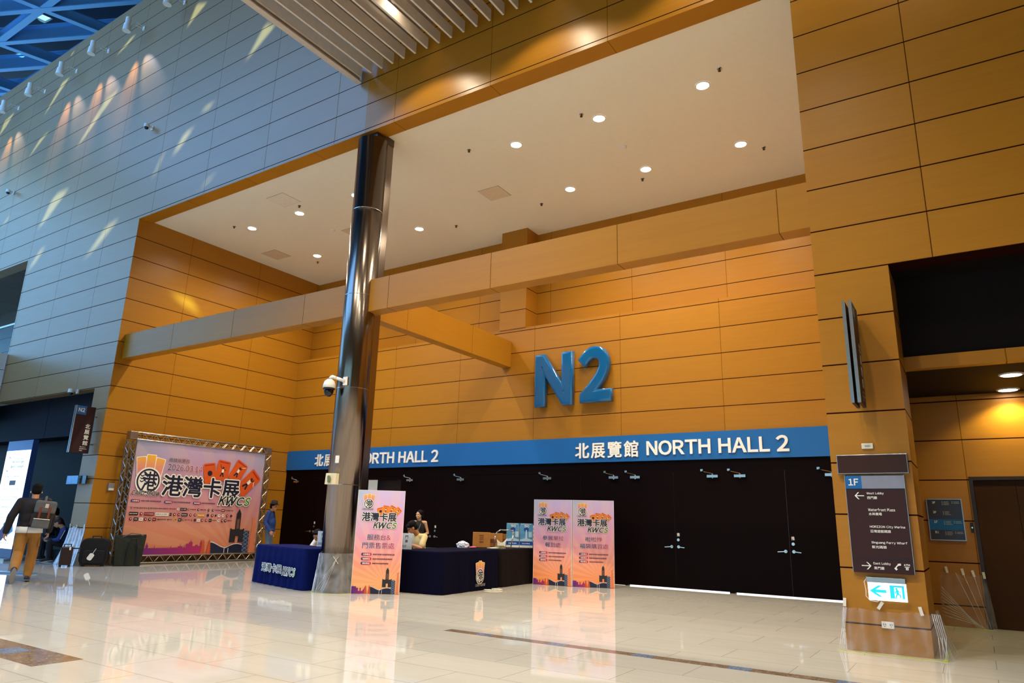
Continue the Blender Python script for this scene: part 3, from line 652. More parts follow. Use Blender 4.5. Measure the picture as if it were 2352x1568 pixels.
# ------------------------------------------------------------------ lift lobby
t = thing('floor_guide', 'framed dark floor guide with one blue row beside the lift door', 'floor guide', (-.66, 13.82, 1.33))
MB().box(0, .48, -.035, 0, 0, .64).build('panel', mat('guide_dark', '#2b1d1a', .3, vary=.02), t); MB().box(-.012, 0, -.04, 0, -.012, .652).box(.48, .492, -.04, 0, -.012, .652).box(0, .48, -.04, 0, -.012, 0).box(0, .48, -.04, 0, .64, .652).build('frame', ALU, t)
MB().box(0, .48, -.037, -.035, .155, .325).build('blue_row', SIGNBLUE, t)
for s_, z in (('3F', .575), ('2F', .42), ('1F', .265), ('B1', .1)): text(s_, .07, .12, z, z+.036, -.039, LETTER, t, bold=.02)
k = MB(); random.seed(3)
for z, cols in ((.6, (0, 1)), (.44, (0,)), (.285, (0, 1)), (.12, (0, 1))):
    for c_ in cols:
        for i in range(3 if c_ == 0 else 2): k.flat([(.235+c_*.14, z-i*.022), (.235+c_*.14+random.uniform(.05, .1), z-i*.022), (.235+c_*.14+.08, z-i*.022+.008), (.235+c_*.14, z-i*.022+.008)], -.039).flat([(.21+c_*.14, z-i*.022-.002), (.222+c_*.14, z-i*.022-.002), (.222+c_*.14, z-i*.022+.01), (.21+c_*.14, z-i*.022+.01)], -.039)
k.build('fine_print', mat('fine_print_grey', '#a9a49e', .5), t)
t = thing('call_button_plate', 'narrow dark call plate on the wood jamb beside the lift door', 'lift button', (-.07, 13.82, 1.45))
MB().box(-.02, .02, -.012, 0, 0, .16).build('plate', BLACK, t, .003); MB().cyl((0, -.018, .08), (0, -.012, .08), .012, n=12).build('button', CHROME, t)
# ------------------------------------------------------------------ printed show graphics, used on the backdrop, placards and tables
ORANGE = mat('card_orange', '#d9591c', .4, vary=.08); ORANGE2 = mat('card_orange_light', '#e9852c', .4, vary=.08); RED = mat('card_red', '#b3260f', .4, vary=.03)
YEL = None
def emblem(par, cx, zb, r, y, cards, m_edge, dark=NAVY, small=False, cz=None):
    """fan of three cards over a round harbour mark; circle centre (cx, zb), radius r"""
    G = grad('card_fade_%d' % int((zb+r)*100), '#e28a86', '#f0b21e', zb+r*.9, zb+r*2.1, .4, 2)
    k = MB(); k2 = MB()
    for i, (dx, a, up_) in enumerate(((-.62, .16, 0), (.62, -.16, 0), (0, 0, .18))):
        P = rrect(cx+dx*r-.44*r, cx+dx*r+.44*r, zb+r*.45, zb+r*(2.02+up_), r*.1)
        P = rotp(P, cx+dx*r*.6, zb+r*.4, a); k.flat(P, y-.0004*i*2)
        Q = rrect(cx+dx*r-.38*r, cx+dx*r+.38*r, zb+r*.5, zb+r*(1.96+up_), r*.08); k2.flat(rotp(Q, cx+dx*r*.6, zb+r*.4, a), y-.0004*(i*2+1))
    k.build('card_edges', m_edge, par); k2.build('card_fan', G, par)
    k = MB(); k.flat(disc(cx, zb, r*1.12, 36), y-.003); k.build('emblem_disc', LETTER, par)
    k = MB()
    for i in range(36):
        a, b = 2*PI*i/36, 2*PI*(i+1)/36
        k.flat([(cx+q*r*math.cos(t), zb+q*r*math.sin(t)) for q, t in ((.86, a), (1, a), (1, b), (.86, b))], y-.0035)
    for zz in (.42, .2, -.04):                                             # waves on the left of the mark
        for i in range(6):
            x0, x1 = -.72+i*.12, -.72+(i+1)*.12; f = lambda x: zz+.07*math.sin(x*14)
            k.flat([(cx+x0*r, zb+r*(f(x0)-.05)), (cx+x1*r, zb+r*(f(x1)-.05)), (cx+x1*r, zb+r*(f(x1)+.05)), (cx+x0*r, zb+r*(f(x0)+.05))], y-.0036)
    k.build('emblem_ring', dark, par)
    text('港', cx-.55*r, cx+.78*r, zb-.82*r, zb+.78*r, y-.004, dark, par, bold=.02)
def kwcs(par, x0, x1, z0, z1, y, g=.05, edge=True, dark='#0c0c18'):
    w_ = x1-x0; cuts = (0, .24, .57, .8, 1.0); ch = 'KWCS'
    ms = [mat('ink_k', '#0c0d1c', .4), mat('ink_w', '#12222b', .4), mat('ink_c', '#1f4a34', .4), mat('ink_s', '#4f8a26', .4)]
    sh = .3
    for i in range(4):
        a, b = x0+w_*cuts[i], x0+w_*(cuts[i+1]-.012)
        if edge: text(ch[i], a, b+.03*w_, z0, z1, y-.0002*i, LETTER, par, bold=.03, shear=sh, grow=g)
        text(ch[i], a, b+.03*w_, z0, z1, y-.0016-.0002*i, ms[i], par, bold=.03, shear=sh)
def title(par, x0, x1, z0, z1, y, m=NAVY, g=.055, bold=.035):
    text('港灣卡展', x0, x1, z0, z1, y, LETTER, par, bold=bold, grow=g); text('港灣卡展', x0, x1, z0, z1, y-.0016, m, par, bold=bold)
def player(par, cx, cz, h, y, a, kind):
    """little athlete on a card: head, torso, arms, legs"""
    sk, wh, dk_ = MB(), MB(), MB()
    def seg(k, p, q, wd):
        p = Vector(rotp([p], 0, 0, a)[0])*h; q = Vector(rotp([q], 0, 0, a)[0])*h; d_ = (q-p).normalized()*wd*h/2; n_ = Vector((-d_.y, d_.x))
        k.flat([tuple(Vector((cx, cz))+v) for v in (p+n_, p-n_, q-n_, q+n_)], y)
    seg(wh, (0, .22), (0, -.1), .2); seg(dk_, (-.02, -.1), (-.16, -.5), .12); seg(dk_, (.02, -.1), (.16, -.48), .12)
    if kind == 0: seg(sk, (-.06, .2), (-.3, .42), .07); seg(sk, (-.3, .42), (-.34, .62), .06); seg(sk, (.06, .2), (.34, .16), .07)
    else: seg(sk, (0, .2), (.22, .34), .08); seg(sk, (.22, .34), (.12, .46), .07)
    p = Vector(rotp([(0, .34)], 0, 0, a)[0])*h; sk.flat(disc(cx+p.x, cz+p.y, .1*h, 12), y)
    if kind: q0 = Vector(rotp([(.14, .44)], 0, 0, a)[0])*h; q1 = Vector(rotp([(.5, .7 if kind == 1 else .1)], 0, 0, a)[0])*h; dd = (q1-q0).normalized()*.02*h; n_ = Vector((-dd.y, dd.x)); wh.flat([tuple(Vector((cx, cz))+v) for v in (q0+n_, q0-n_, q1-n_, q1+n_)], y)
    sk.build('figure_print', mat('figure_skin', '#4a1f14' if kind == 0 else '#c98a64', .5), par); wh.build('figure_print', LETTER, par); dk_.build('figure_print', NAVY, par)
def orange_cards(par, quads, y, light=False, figures=True):
    for i, (cx, cz, w_, h_, a) in enumerate(quads):
        P = rotp(rrect(cx-w_/2, cx+w_/2, cz-h_/2, cz+h_/2, w_*.12), cx, cz, a); MB().flat(P, y-.0006*i).build('card_picture', ORANGE2 if light else ORANGE, par)
        P = rotp([(cx-w_*.38, cz+h_*.38), (cx+w_*.38, cz+h_*.38), (cx+w_*.38, cz+h_*.44), (cx-w_*.38, cz+h_*.44)], cx, cz, a); MB().flat(P, y-.0006*i-.0003).build('card_band', RED, par)
        if i == 0: P = rotp(disc(cx, cz, w_*.2, 16), cx, cz, a); MB().flat(P, y-.0006*i-.0004).build('card_mark', NAVY, par)
        elif figures: player(par, cx, cz+h_*(.0 if i > 1 else -.05), h_*.55, y-.0006*i-.0004, a, i-1)
def skyline(par, xt, z0, k, y, xl, pw=None):
    """city at the foot: tower at xt, harbour hall waves, pagodas, lattice tower, pink tower; k scales everything"""
    f = lambda P: [(xt+x*k, z0+z*k) for x, z in P]
    dkm, tan = mat('tower_dark', '#262229', .5), mat('tower_tan', '#6e4a3a', .5)
    MB().flat(f([(-.26, .36), (-.26, .8), (-.18, .76), (.18, .76), (.26, .8), (.26, .36), (.06, .36), (.06, .55), (-.05, .55), (-.05, .36)]), y).flat(f([(-.09, .76), (-.085, 1.25), (0, 1.4), (.085, 1.25), (.09, .76)]), y).build('skyline_print', dkm, par)
    MB().flat(f([(-.05, .78), (-.05, 1.08), (.05, 1.08), (.05, .78)]), y-.0006).build('skyline_print', tan, par)
    k1 = MB(); k2 = MB()
    top_ = [(-.95+i*.05, .28+.09*math.cos((-.95+i*.05+.95)/.6*PI) if i < 13 else .28+.1*math.sin((-.35+(i-12)*.05+.35)/.6*PI/1.2)-.09+.02*(i-12)/8) for i in range(26)]
    for i in range(25):
        (xa, za), (xb, zb) = top_[i], top_[i+1]
        k1.flat(f([(xa, 0), (xb, 0), (xb, zb), (xa, za)]), y-.001); k2.flat(f([(xa, za), (xb, zb), (xb, zb+.022), (xa, za+.022)]), y-.0014)
    for xx in (-.41, -.27): k2.flat(f([(xx, 0), (xx+.02, 0), (xx+.02, .19), (xx, .19)]), y-.0014)
    k1.build('skyline_print', mat('hall_navy', '#191c38', .4), par); k2.build('skyline_print', mat('outline_print', '#d6d4dc', .5), par)
    k1 = MB()
    for px in (-1.15, -.95):
        for j in range(6): ww = .11-j*.012; k1.flat(f([(px-ww, j*.068), (px+ww, j*.068), (px+ww*.6, j*.068+.03), (px-ww*.6, j*.068+.03)]), y-.0016).flat(f([(px-ww*.55, j*.068+.03), (px+ww*.55, j*.068+.03), (px+ww*.55, j*.068+.068), (px-ww*.55, j*.068+.068)]), y-.0016)
        k1.flat(f([(px-.012, .4), (px+.012, .4), (px, .48)]), y-.0016)
    k1.build('skyline_print', mat('pagoda_red', '#c5502a', .5), par)
    MB().flat(f([(.24, 0), (.24, .72), (.46, .72), (.46, 0)]), y-.002).build('skyline_print', mat('lattice_blue', '#2c3c5c', .5), par)
    k1 = MB()
    for j in range(6):
        for s in (1, -1): a, b = ((.25, .12*j) if s > 0 else (.45, .12*j)), ((.45, .12*j+.12) if s > 0 else (.25, .12*j+.12)); k1.flat(f([a, (a[0]+.015, a[1]), b, (b[0]-.015, b[1])]), y-.0024)
    k1.build('skyline_print', mat('lattice_line', '#9fb3cc', .5), par)
    MB().flat(f([(.5, 0), (.54, 1.05), (.5, 1.16), (.56, 1.12), (.6, 1.12), (.66, 1.16), (.63, 1.05), (.68, 0)]), y-.002).build('skyline_print', mat('tower_pink', '#e07f58', .5), par)
    P = []; random.seed(5); x = xl; hz = .3
    MP = grad('skyline_purple_%d' % int(abs(z0*100+k*7)), '#4a1a7a', '#b01f5e', xl, xt-1.0*k)
    kk = MB()
    while x < xt-1.22*k:
        ww = random.uniform(.06, .16)*k; hh = random.choice((.14, .22, .26, .3, .33, .38))*k; x2 = min(x+ww, xt-1.22*k+.02)
        kk.flat([(x, z0), (x2, z0), (x2, z0+hh), (x, z0+hh)], y)
        if random.random() < .4: kk.flat([((x+x2)/2-.012*k, z0+hh), ((x+x2)/2+.012*k, z0+hh), ((x+x2)/2, z0+hh+.1*k)], y)
        x = x2
    kk.build('skyline_print', MP, par)
ORG = (('主辦單位', '高雄市港灣文創產業發展協會'), ('協辦單位', '高雄市新高雄創新創業協會'), ('贊助單位', '高雄市政府經濟發展局'))
INK = mat('plum_ink', '#5a1440', .5)
# ------------------------------------------------------------------ truss backdrop against the side wall
bk = thing('show_backdrop', 'large pink and orange printed banner in a metal truss frame by the side wall', 'backdrop', (-20.06, 10.72, 0), PI/2)
def truss(a, b, name, wd=.2, n=16):
    k = MB(); a = Vector(a); b = Vector(b); d_ = (b-a); L = d_.length; d_.normalize(); u = Vector((0, 1, 0)); v = d_.cross(u)
    cs = [(u*i+v*j)*wd/2 for i, j in ((-1, -1), (1, -1), (1, 1), (-1, 1))]
    for c in cs: k.cyl(a+c, b+c, .017, n=6)
    for q in range(4):
        c0, c1 = cs[q], cs[(q+1) % 4]
        for i in range(n): p0 = a+d_*L*i/n; p1 = a+d_*L*(i+1)/n; k.cyl(p0+(c0 if i % 2 else c1), p1+(c1 if i % 2 else c0), .009, n=4)
    return k.build(name, ALU, bk)
truss((.1, 0.02, .25), (.1, .02, 3.42), 'truss_upright'); truss((4.78, .02, .25), (4.78, .02, 3.42), 'truss_upright')
truss((.2, .02, 3.56), (4.68, .02, 3.56), 'truss_rail', n=26); truss((.2, .02, .14), (4.68, .02, .14), 'truss_rail', n=26)
for x in (.1, 4.78):
    for z in (.14, 3.56): MB().box(x-.11, x+.11, -.09, .13, z-.11, z+.11).build('corner_block', ALU, bk, .01)
ban = MB()
nx, nz = 44, 34
for j in range(nz+1):
    for i in range(nx+1):
        x = .22+4.44*i/nx; z = .21+3.25*j/nz
        e = math.exp(-((x-.4)**2+(z-3.3)**2)*1.2)
        ban.v.append((x, -.055+.008*math.sin(7*x+9*z)*e+.004*math.sin(3*x+2*z), z))
for j in range(nz):
    for i in range(nx): k = j*(nx+1)+i; ban.f.append((k, k+1, k+nx+2, k+nx+1))
banner = ban.build('banner', print_bg('backdrop_print', 4.9, 3.6, 3.9, .2, shade=.74, warm='#e0825a'), bk, smooth=True)
tie = MB()
for i in range(13): x = .35+4.2*i/12; tie.cyl((x, -.05, 3.44), (x, -.06, 3.6), .006, n=4)
for i in range(9):
    z = .5+2.8*i/8; tie.cyl((.24, -.05, z), (.02, -.07, z), .006, n=4); tie.cyl((4.64, -.05, z), (4.86, -.07, z), .006, n=4)
tie.build('elastic_tie', BLACK, bk)
y0 = -.075
emblem(banner, .715, 2.31, .345, y0, None, LETTER)
text('CARD SHOW', .285, 1.13, 1.895, 2.03, y0-.006, LETTER, banner, bold=.03, shear=.25, grow=.04); text('CARD SHOW', .285, 1.13, 1.895, 2.03, y0-.0075, mat('ink_k', '#0c0d1c'), banner, bold=.03, shear=.25)
PURP = grad('venue_fade', '#241a5a', '#c02a4a', 1.3, 2.4)
for s_, b_ in (('高雄展覽館', (1.26, 1.93, 2.915, 3.03)), ('2026.03.14', (1.25, 2.39, 2.66, 2.845))):
    text(s_, *b_, y0, LETTER, banner, bold=.01, grow=.03); text(s_, *b_, y0-.0016, PURP, banner, bold=.012)
orange_cards(banner, [(2.66, 2.66, .42, .62, .2), (3.1, 2.78, .46, .62, -.12), (3.66, 2.78, .46, .68, -.5), (4.1, 2.45, .46, .88, -.78)], y0-.002)
title(banner, 1.15, 3.8, 1.91, 2.53, y0-.008, g=.05, bold=.024)
kwcs(banner, 3.07, 4.24, 1.71, 1.985, y0-.012, g=.06)
for (a, b, c, d) in ((.3, .575, .6, 1.2), (1.29, 1.565, 1.585, 2.135), (2.22, 2.495, 2.515, 2.975)):
    i = {.3: 0, 1.29: 1, 2.22: 2}[a]; G = grad('pill_%d' % i, '#2b1a66', '#b0264a', a, b)
    MB().flat(rrect(a, b, 1.7, 1.775, .037), y0).build('pill_label', G, banner); text(ORG[i][0], a+.035, b-.035, 1.717, 1.758, y0-.002, LETTER, banner, bold=.02); text(ORG[i][1], c, d, 1.722, 1.768, y0, INK, banner, bold=.02)
# rows of small sponsor marks
random.seed(21); SPC = [mat('mark_black', '#17110f', .5), mat('mark_red', '#7a1418', .5), mat('mark_plum', '#5a2a3c', .5), mat('mark_white', '#e9e2e0', .5), mat('mark_gold', '#d59a1e', .5), mat('mark_blue', '#26305e', .5)]
sm = [MB() for _ in SPC]
def bits(k, x0, x1, z0, z1, y, n):
    for i in range(n):
        a = x0+(x1-x0)*i/n; b = a+(x1-x0)/n*random.uniform(.45, .8); h0 = z0+(z1-z0)*random.uniform(0, .25); k.flat([(a, h0), (b, h0), (b, z1), (a, z1)], y)
row1 = [('w', .07, 2), ('t', .3, 2), ('t', .1, 1), ('d', .05, 0), ('t', .22, 0), ('t', .3, 2), ('t', .25, 1), ('d', .08, 3), ('r', .22, 0), ('d', .06, 1), ('t', .22, 1), ('d', .09, 0), ('t', .2, 2), ('d', .14, 0), ('d', .12, 0), ('t', .2, 5), ('r', .13, 1), ('t', .28, 0)]
row2 = [('r', .26, 0), ('d', .1, 1), ('r', .3, 1), ('r', .4, 3), ('r', .06, 0), ('d', .1, 1), ('d', .1, 1), ('r', .2, 0), ('d', .12, 1), ('d', .09, 1), ('r', .26, 4), ('d', .12, 5), ('d', .1, 1), ('d', .07, 2), ('d', .09, 3), ('d', .11, 3), ('d', .12, 1), ('d', .1, 2)]
row3 = [('d', .13, 1), ('r', .13, 0), ('r', .11, 3), ('d', .09, 1), ('d', .12, 0), ('r', .11, 1), ('t', .28, 0), ('t', .17, 0), ('d', .13, 4), ('r', .11, 0), ('d', .05, 1), ('t', .18, 1), ('d', .06, 1), ('d', .09, 2), ('r', .1, 3), ('d', .09, 1), ('d', .13, 1), ('r', .1, 0), ('t', .15, 1), ('d', .1, 3), ('d', .09, 1), ('d', .09, 0), ('t', .17, 1)]
for row, z, h in ((row1, 1.545, .075), (row2, 1.385, .09), (row3, 1.235, .088)):
    tot = sum(r[1] for r in row); gap = (3.66-.31-tot)/(len(row)-1); x = .31
    for kind, wd, c in row:
        if kind == 't': bits(sm[c], x, x+wd, z-.018, z+.018, y0, int(wd/.028))
        elif kind == 'r': sm[c].flat(rrect(x, x+wd, z-h/2, z+h/2, .01), y0); bits(sm[3 if c != 3 else 0], x+.02, x+wd-.02, z-.012, z+.012, y0-.001, max(2, int(wd/.04)))
        elif kind == 'd': sm[c].flat(disc(x+wd/2, z, min(wd, h)/2, 12), y0); sm[3 if c in (0, 1) else 0].flat(disc(x+wd/2+.006, z+.004, min(wd, h)/5, 8), y0-.001)
        else: sm[c].flat([(x, z+.03), (x+.02, z+.03), (x+wd/2, z-.02), (x+wd-.02, z+.03), (x+wd, z+.03), (x+wd/2, z-.04)], y0)
        x += wd+gap
for k, c in zip(sm, SPC):
    if k.f: k.build('sponsor_marks', c, banner)
skyline(banner, 3.9, .215, 1.0, y0, .25)

# ------------------------------------------------------------------ standing placards
def placard(x, y, rz, label, lines, w_, h_, key, bgc):
    t = thing('placard', label, 'placard', (x, y, 0), rz, None)
    MB().box(0, w_, -.0, .022, .005, h_).build('board', print_bg('placard_print_'+key, w_, h_, .7*w_, .1*h_, False, warm=bgc), t)
    MB().box(-.006, 0, -.001, .024, .005, h_+.006).box(w_, w_+.006, -.001, .024, .005, h_+.006).box(0, w_, -.001, .024, h_, h_+.006).build('edge', WHITE, t)
    MB().bar((w_*.5, .02, h_*.6), (w_*.5, .42, .02), .04, .02).box(w_*.5-.2, w_*.5+.2, .38, .44, 0, .02).build('rear_strut', BLACK, t)
    b_ = t.children[0]; y_ = -.004; U = lambda u: u*w_; V = lambda v: h_*(1-v)
    emblem(b_, U(.235), V(.133), .098*w_, y_, None, LETTER, mat('ink_k', '#0c0d1c'))
    text('CARD SHOW', U(.1), U(.34), V(.195), V(.178), y_-.0055, mat('ink_k', '#0c0d1c'), b_, shear=.2, bold=.01)
    orange_cards(b_, [(U(.5), V(.205), U(.14), h_*.075, .3), (U(.61), V(.185), U(.14), h_*.075, -.15), (U(.74), V(.188), U(.14), h_*.08, -.5), (U(.85), V(.205), U(.13), h_*.085, -.8)], y_, True, True)
    title(b_, U(.11), U(.85), V(.305), V(.215), y_-.004, g=.05, bold=.026)
    kwcs(b_, U(.36), U(.86), V(.373), V(.312), y_-.007, g=.06)
    for i, (s_, u0, u1, v0, v1) in enumerate(lines):
        G = grad('line_fade_%s%d' % (key, i), '#33206e', '#c8285a', U(u0)*1.05, U(u1))
        text(s_, U(u0), U(u1), V(v1), V(v0), y_, LETTER, b_, bold=.012, grow=.028); text(s_, U(u0), U(u1), V(v1), V(v0), y_-.0014, G, b_, bold=.014)
    for i, v in enumerate((.625, .668, .711)):
        G = grad('pill_p%s' % key, '#2b1a66', '#d0284a', U(.155), U(.375)); MB().flat(rrect(U(.155), U(.375), V(v+.014), V(v-.014), h_*.0135), y_).build('pill_label', G, b_)
        text(ORG[i][0], U(.19), U(.345), V(v+.009), V(v-.009), y_-.0014, LETTER, b_, bold=.02); text(ORG[i][1], U(.4), U((.86, .82, .74)[i]), V(v+.008), V(v-.008), y_, INK, b_, bold=.018)
    skyline(b_, U(.735), .006, .36*h_/1.98*.98, y_, .004)
    return t
a1 = math.atan2(.57, .73)
placard(-10.36, 10.3, a1, 'tall printed show placard standing alone in front of the steel column', [('服務台&', .255, .755, .43, .487), ('門票售票處', .165, .845, .508, .568)], .925, 1.97, 'a', '#f0b06a')
placard(-9.11, 15.06, math.atan2(.13, .98), 'left one of two printed placards standing side by side before the dark doors', [('參展單位', .24, .8, .425, .48), ('報到處', .31, .72, .503, .56)], .985, 1.975, 'b', '#ee8a3c')
placard(-8.11, 15.2, math.atan2(.37, .9), 'right one of two printed placards standing side by side before the dark doors', [('啦啦隊', .31, .72, .425, .48), ('福袋購買處', .17, .87, .503, .56)], .97, 1.975, 'c', '#ee8a3c')

# ------------------------------------------------------------------ cloth-covered tables
CLOTH = mat('navy_cloth', '#03104e', .8, spec=.08, vary=.2); CLOTHB = mat('dark_navy_cloth', '#06061f', .8, spec=.06, vary=.15); CLOTHK = mat('black_cloth', '#0c0508', .8, spec=.15, vary=.1)
def draped(x, y, rz, L, W, h, m, label, amp, k_, name='draped_table'):
    """table under a floor-length cloth: local x along the front edge, front = -y"""
    t = thing(name, label, 'table', (x, y, 0), rz)
    per = []; n = 60
    for i in range(n): per.append((L*i/n, 0, 0, -1))
    for i in range(16): per.append((L, W*i/16, 1, 0))
    for i in range(n): per.append((L-L*i/n, W, 0, 1))
    for i in range(16): per.append((0, W-W*i/16, -1, 0))
    c = MB(); N = len(per); zs = [1, .985, .94, .8, .6, .4, .2, .012]
    for j, zf in enumerate(zs):
        for i, (px, py, nx_, ny_) in enumerate(per):
            s_ = i*(L+W)*2/N; f = (1-zf)
            o_ = amp*f**.6*(math.sin(k_*s_)+.5*math.sin(k_*2.7*s_+1))+ (.012 if 0 < j else 0) + .03*f
            c.v.append((px+nx_*o_, py+ny_*o_, h*zf if j else h))
    for j in range(len(zs)-1):
        for i in range(N): c.f.append((j*N+i, j*N+(i+1) % N, (j+1)*N+(i+1) % N, (j+1)*N+i))
    c.f.append(tuple(range(N)))
    c.build('tablecloth', m, t, smooth=False)
    for p in t.children[0].data.polygons: p.use_smooth = len(p.vertices) == 4
    return t
ta = draped(-13.62, 10.55, math.atan2(-.71, 2.78), 2.3, .9, .8, CLOTH, 'left table under a bright navy pleated cloth beside the steel column', .018, 20)
text('港灣卡展', .5, 1.48, .27, .44, -.085, LETTER, ta, bold=.03, grow=.055); text('港灣卡展', .5, 1.48, .27, .44, -.087, NAVY, ta, bold=.012)
kwcs(ta, 1.52, 2.1, .25, .41, -.085, g=.06)
rb = math.atan2(2.15, -.16)
tb = draped(-8.98, 11.36, rb, 2.2, 1.2, .82, CLOTHB, 'middle table under a dark navy cloth with the round harbour emblem', .004, 9)
emblem(tb, 1.38, .29, .145, -.05, None, LETTER); text('CARD SHOW', 1.2, 1.6, .09, .14, -.058, LETTER, tb, bold=.03, grow=.03); text('CARD SHOW', 1.2, 1.6, .09, .14, -.0595, NAVY, tb, bold=.02)
tc = draped(-9.16, 13.70, rb, 2.45, 1.1, .82, CLOTHK, 'farthest table under a black cloth behind the pair of placards', .006, 8)
def tb_at(s, d, z=.825, side=0):
    """point on the row of tables: s along the front from the near corner, d back from the front edge"""
    c_, s_ = math.cos(rb), math.sin(rb); return (-8.98+c_*s-s_*d, 11.36+s_*s+c_*d, z)

# ------------------------------------------------------------------ things on the tables
ACR = mat('sign_paper', '#b9cfe8', .35, vary=.03)
def ticket(loc, rz, label):
    t = thing('ticket_sign', label, 'ticket sign', loc, rz)
    MB().box(-.115, .115, -.004, .004, 0, .325).build('card', ACR, t); MB().box(-.12, .12, -.006, .06, 0, .006).build('foot', GLASS, t); q = .77
    text('門', -.04*q, .04*q, .29*q, .365*q, -.006, NAVY, t, bold=.012); text('票', -.04*q, .04*q, .175*q, .25*q, -.006, NAVY, t, bold=.012); text('200', -.13*q, .0, .05*q, .115*q, -.006, NAVY, t, bold=.02); text('元/人', .03*q, .12*q, .05*q, .08*q, -.006, mat('grey_ink', '#5b6a80'), t)
ticket((-9.98, 11.4, .822), .66, 'pale blue ticket price card on the middle table, right of the tall placard')
ticket((-12.04, 11.0, .802), .72, 'pale blue ticket price card on the left table, half behind the column')
CARD = mat('cardboard', '#a8733a', .8, spec=.15, vary=.1); CARDD = mat('cardboard_tape', '#6e3a1a', .6)
def carton(loc, rz, w_, d_, h_, label, mark):
    t = thing('carton', label, 'cardboard box', loc, rz); MB().box(-w_/2, w_/2, -d_/2, d_/2, 0, h_).build('box', CARD, t, .006)
    MB().box(-w_/2, -.003, -d_/2, d_/2, h_, h_+.006).box(.003, w_/2, -d_/2, d_/2, h_, h_+.006).build('flap', CARD, t); k = MB()
    if mark: 
        for i, (a, b) in enumerate(((.74, .84), (.6, .68), (.5, .56), (.3, .42))): k.flat([(-.05, h_*a), (.05, h_*a), (.05, h_*b), (-.05, h_*b)], -d_/2-.002)
    else: k.flat(rrect(-.08, .08, h_*.3, h_*.6, .02), -d_/2-.002)
    k.build('print', CARDD, t)
    return t
rf = rb-.5
carton((-10.06, 14.2, .825), .62, .42, .3, .34, 'cardboard box with red print on the farthest table, left one', 1)
carton((-10.06, 14.73, .825), .52, .44, .3, .32, 'darker cardboard box right of the red-printed one, behind the bent metal handle', 0)
carton((-10.1, 15.3, .825), .5, .2, .2, .3, 'small cardboard box behind the blue posters', 0)
carton((-9.85, 15.6, .825), .5, .3, .2, .5, 'tall cardboard box behind the white table sign', 0)
t = thing('tube_handle', 'bent grey metal tube handle standing on the farthest table before the boxes', 'metal handle', (-9.62, 14.46, .825), .6)
MB().tube([(-.2, 0, .02), (-.18, 0, .27), (-.14, 0, .36), (-.06, 0, .41), (.2, 0, .41), (.25, 0, .37), (.25, 0, .3), (.2, 0, .02)], .014, 8).build('handle', ALU, t, smooth=True); MB().box(-.24, .24, -.02, .02, 0, .02).build('foot', ALU, t)
PB = mat('poster_blue', '#5fa6d6', .3, vary=.2); PBD = mat('poster_deep_blue', '#0f4aa0', .3); PBL = mat('poster_pale', '#c6e0f0', .3)
for p, n in (((-9.68, 15.0, .825), 'left'), ((-9.40, 15.18, .825), 'right')):
    t = thing('counter_poster', '%s of two blue advertising stands side by side on the farthest table' % n, 'counter poster', p, .56, 'blue poster stands')
    MB().box(-.16, .16, 0, .01, .05, .58).build('board', PB, t); MB().box(-.16, .16, -.03, .08, 0, .05).build('base', WHITE, t)
    MB().flat([(-.155, .06), (.155, .06), (.155, .15), (-.155, .15)], -.002).build('band', PBD, t); text('50', -.05, .07, .48, .54, -.003, LETTER, t, bold=.03)
    k = MB(); k.flat([(-.155, .15), (.155, .15), (.155, .19), (0, .23), (-.155, .19)], -.002).flat([(-.025, .2), (.025, .2), (.012, .42), (-.012, .42)], -.003).flat([(.06, .25), (.14, .25), (.14, .38), (.06, .38)], -.003); k.build('picture', PBL, t)
    k = MB(); k.flat(disc(0, .43, .06, 14), -.0025); k.build('picture', PBD, t); k = MB(); bits(k, -.1, .1, .085, .11, -.004, 6); bits(k, -.13, .13, .55, .57, -.004, 8); k.build('small_print', LETTER, t)
p = (-9.42, 15.56, 1.0); t = thing('table_sign', 'small white upright sign with red characters on a clear box', 'table sign', p, .56)
MB().box(-.1, .1, 0, .006, 0, .36).build('card', WHITE, t); k = MB()
for i in range(3):
    z = .25-i*.1
    for q in range(4): k.flat([(-.03+.005*q, z+q*.014), (.03-.004*(q % 2), z+q*.014), (.03, z+q*.014+.007), (-.03, z+q*.014+.007)], -.002)
    k.flat([(-.004, z), (.004, z), (.004, z+.055), (-.004, z+.055)], -.002)
k.build('red_print', mat('dim_red', '#a2505a'), t)
p = (-9.43, 15.58, .825); t = thing('clear_bin', 'clear plastic box of red and white items at the end of the farthest table', 'clear box', p, .56)
MB().box(-.19, .19, -.1, .1, .0, .172).build('bin', FILM, t); k = MB(); k.box(-.17, .17, -.1, .1, .004, .07); k.build('red_contents', mat('bin_red', '#7c1420', .4, vary=.3), t)
k = MB(); random.seed(4)
for i in range(9): k.ball((random.uniform(-.15, .05), random.uniform(-.1, .1), random.uniform(.09, .14)), (.02, .02, .02), 8, 5)
k.build('white_contents', WHITE, t)
p = (-9.55, 14.1, .823); k = MB(); k.box(-.2, .2, -.1, .1, 0, .008).box(-.12, .16, -.06, .11, .008, .014); o = k.build('paper_sheets', WHITE); o.location = Vector(p)*S; o.rotation_euler = (0, 0, rb-.4); tag(o, 'flat white papers at the front of the farthest table', 'papers')
p = (-9.5, 14.18, .838); k = MB(); k.box(-.1, .1, -.07, .07, 0, .03).box(-.06, .08, -.06, .05, .03, .045); o = k.build('booklet_stack', mat('booklet', '#8d8a5e', .5, vary=.3)); o.location = Vector(p)*S; o.rotation_euler = (0, 0, rb-.2); tag(o, 'small stack of olive booklets lying on the white papers', 'booklets')
p = (-9.72, 14.56, .823); t = thing('tissue_box', 'open white folded carton beside the blue posters', 'tissue box', p, .6)
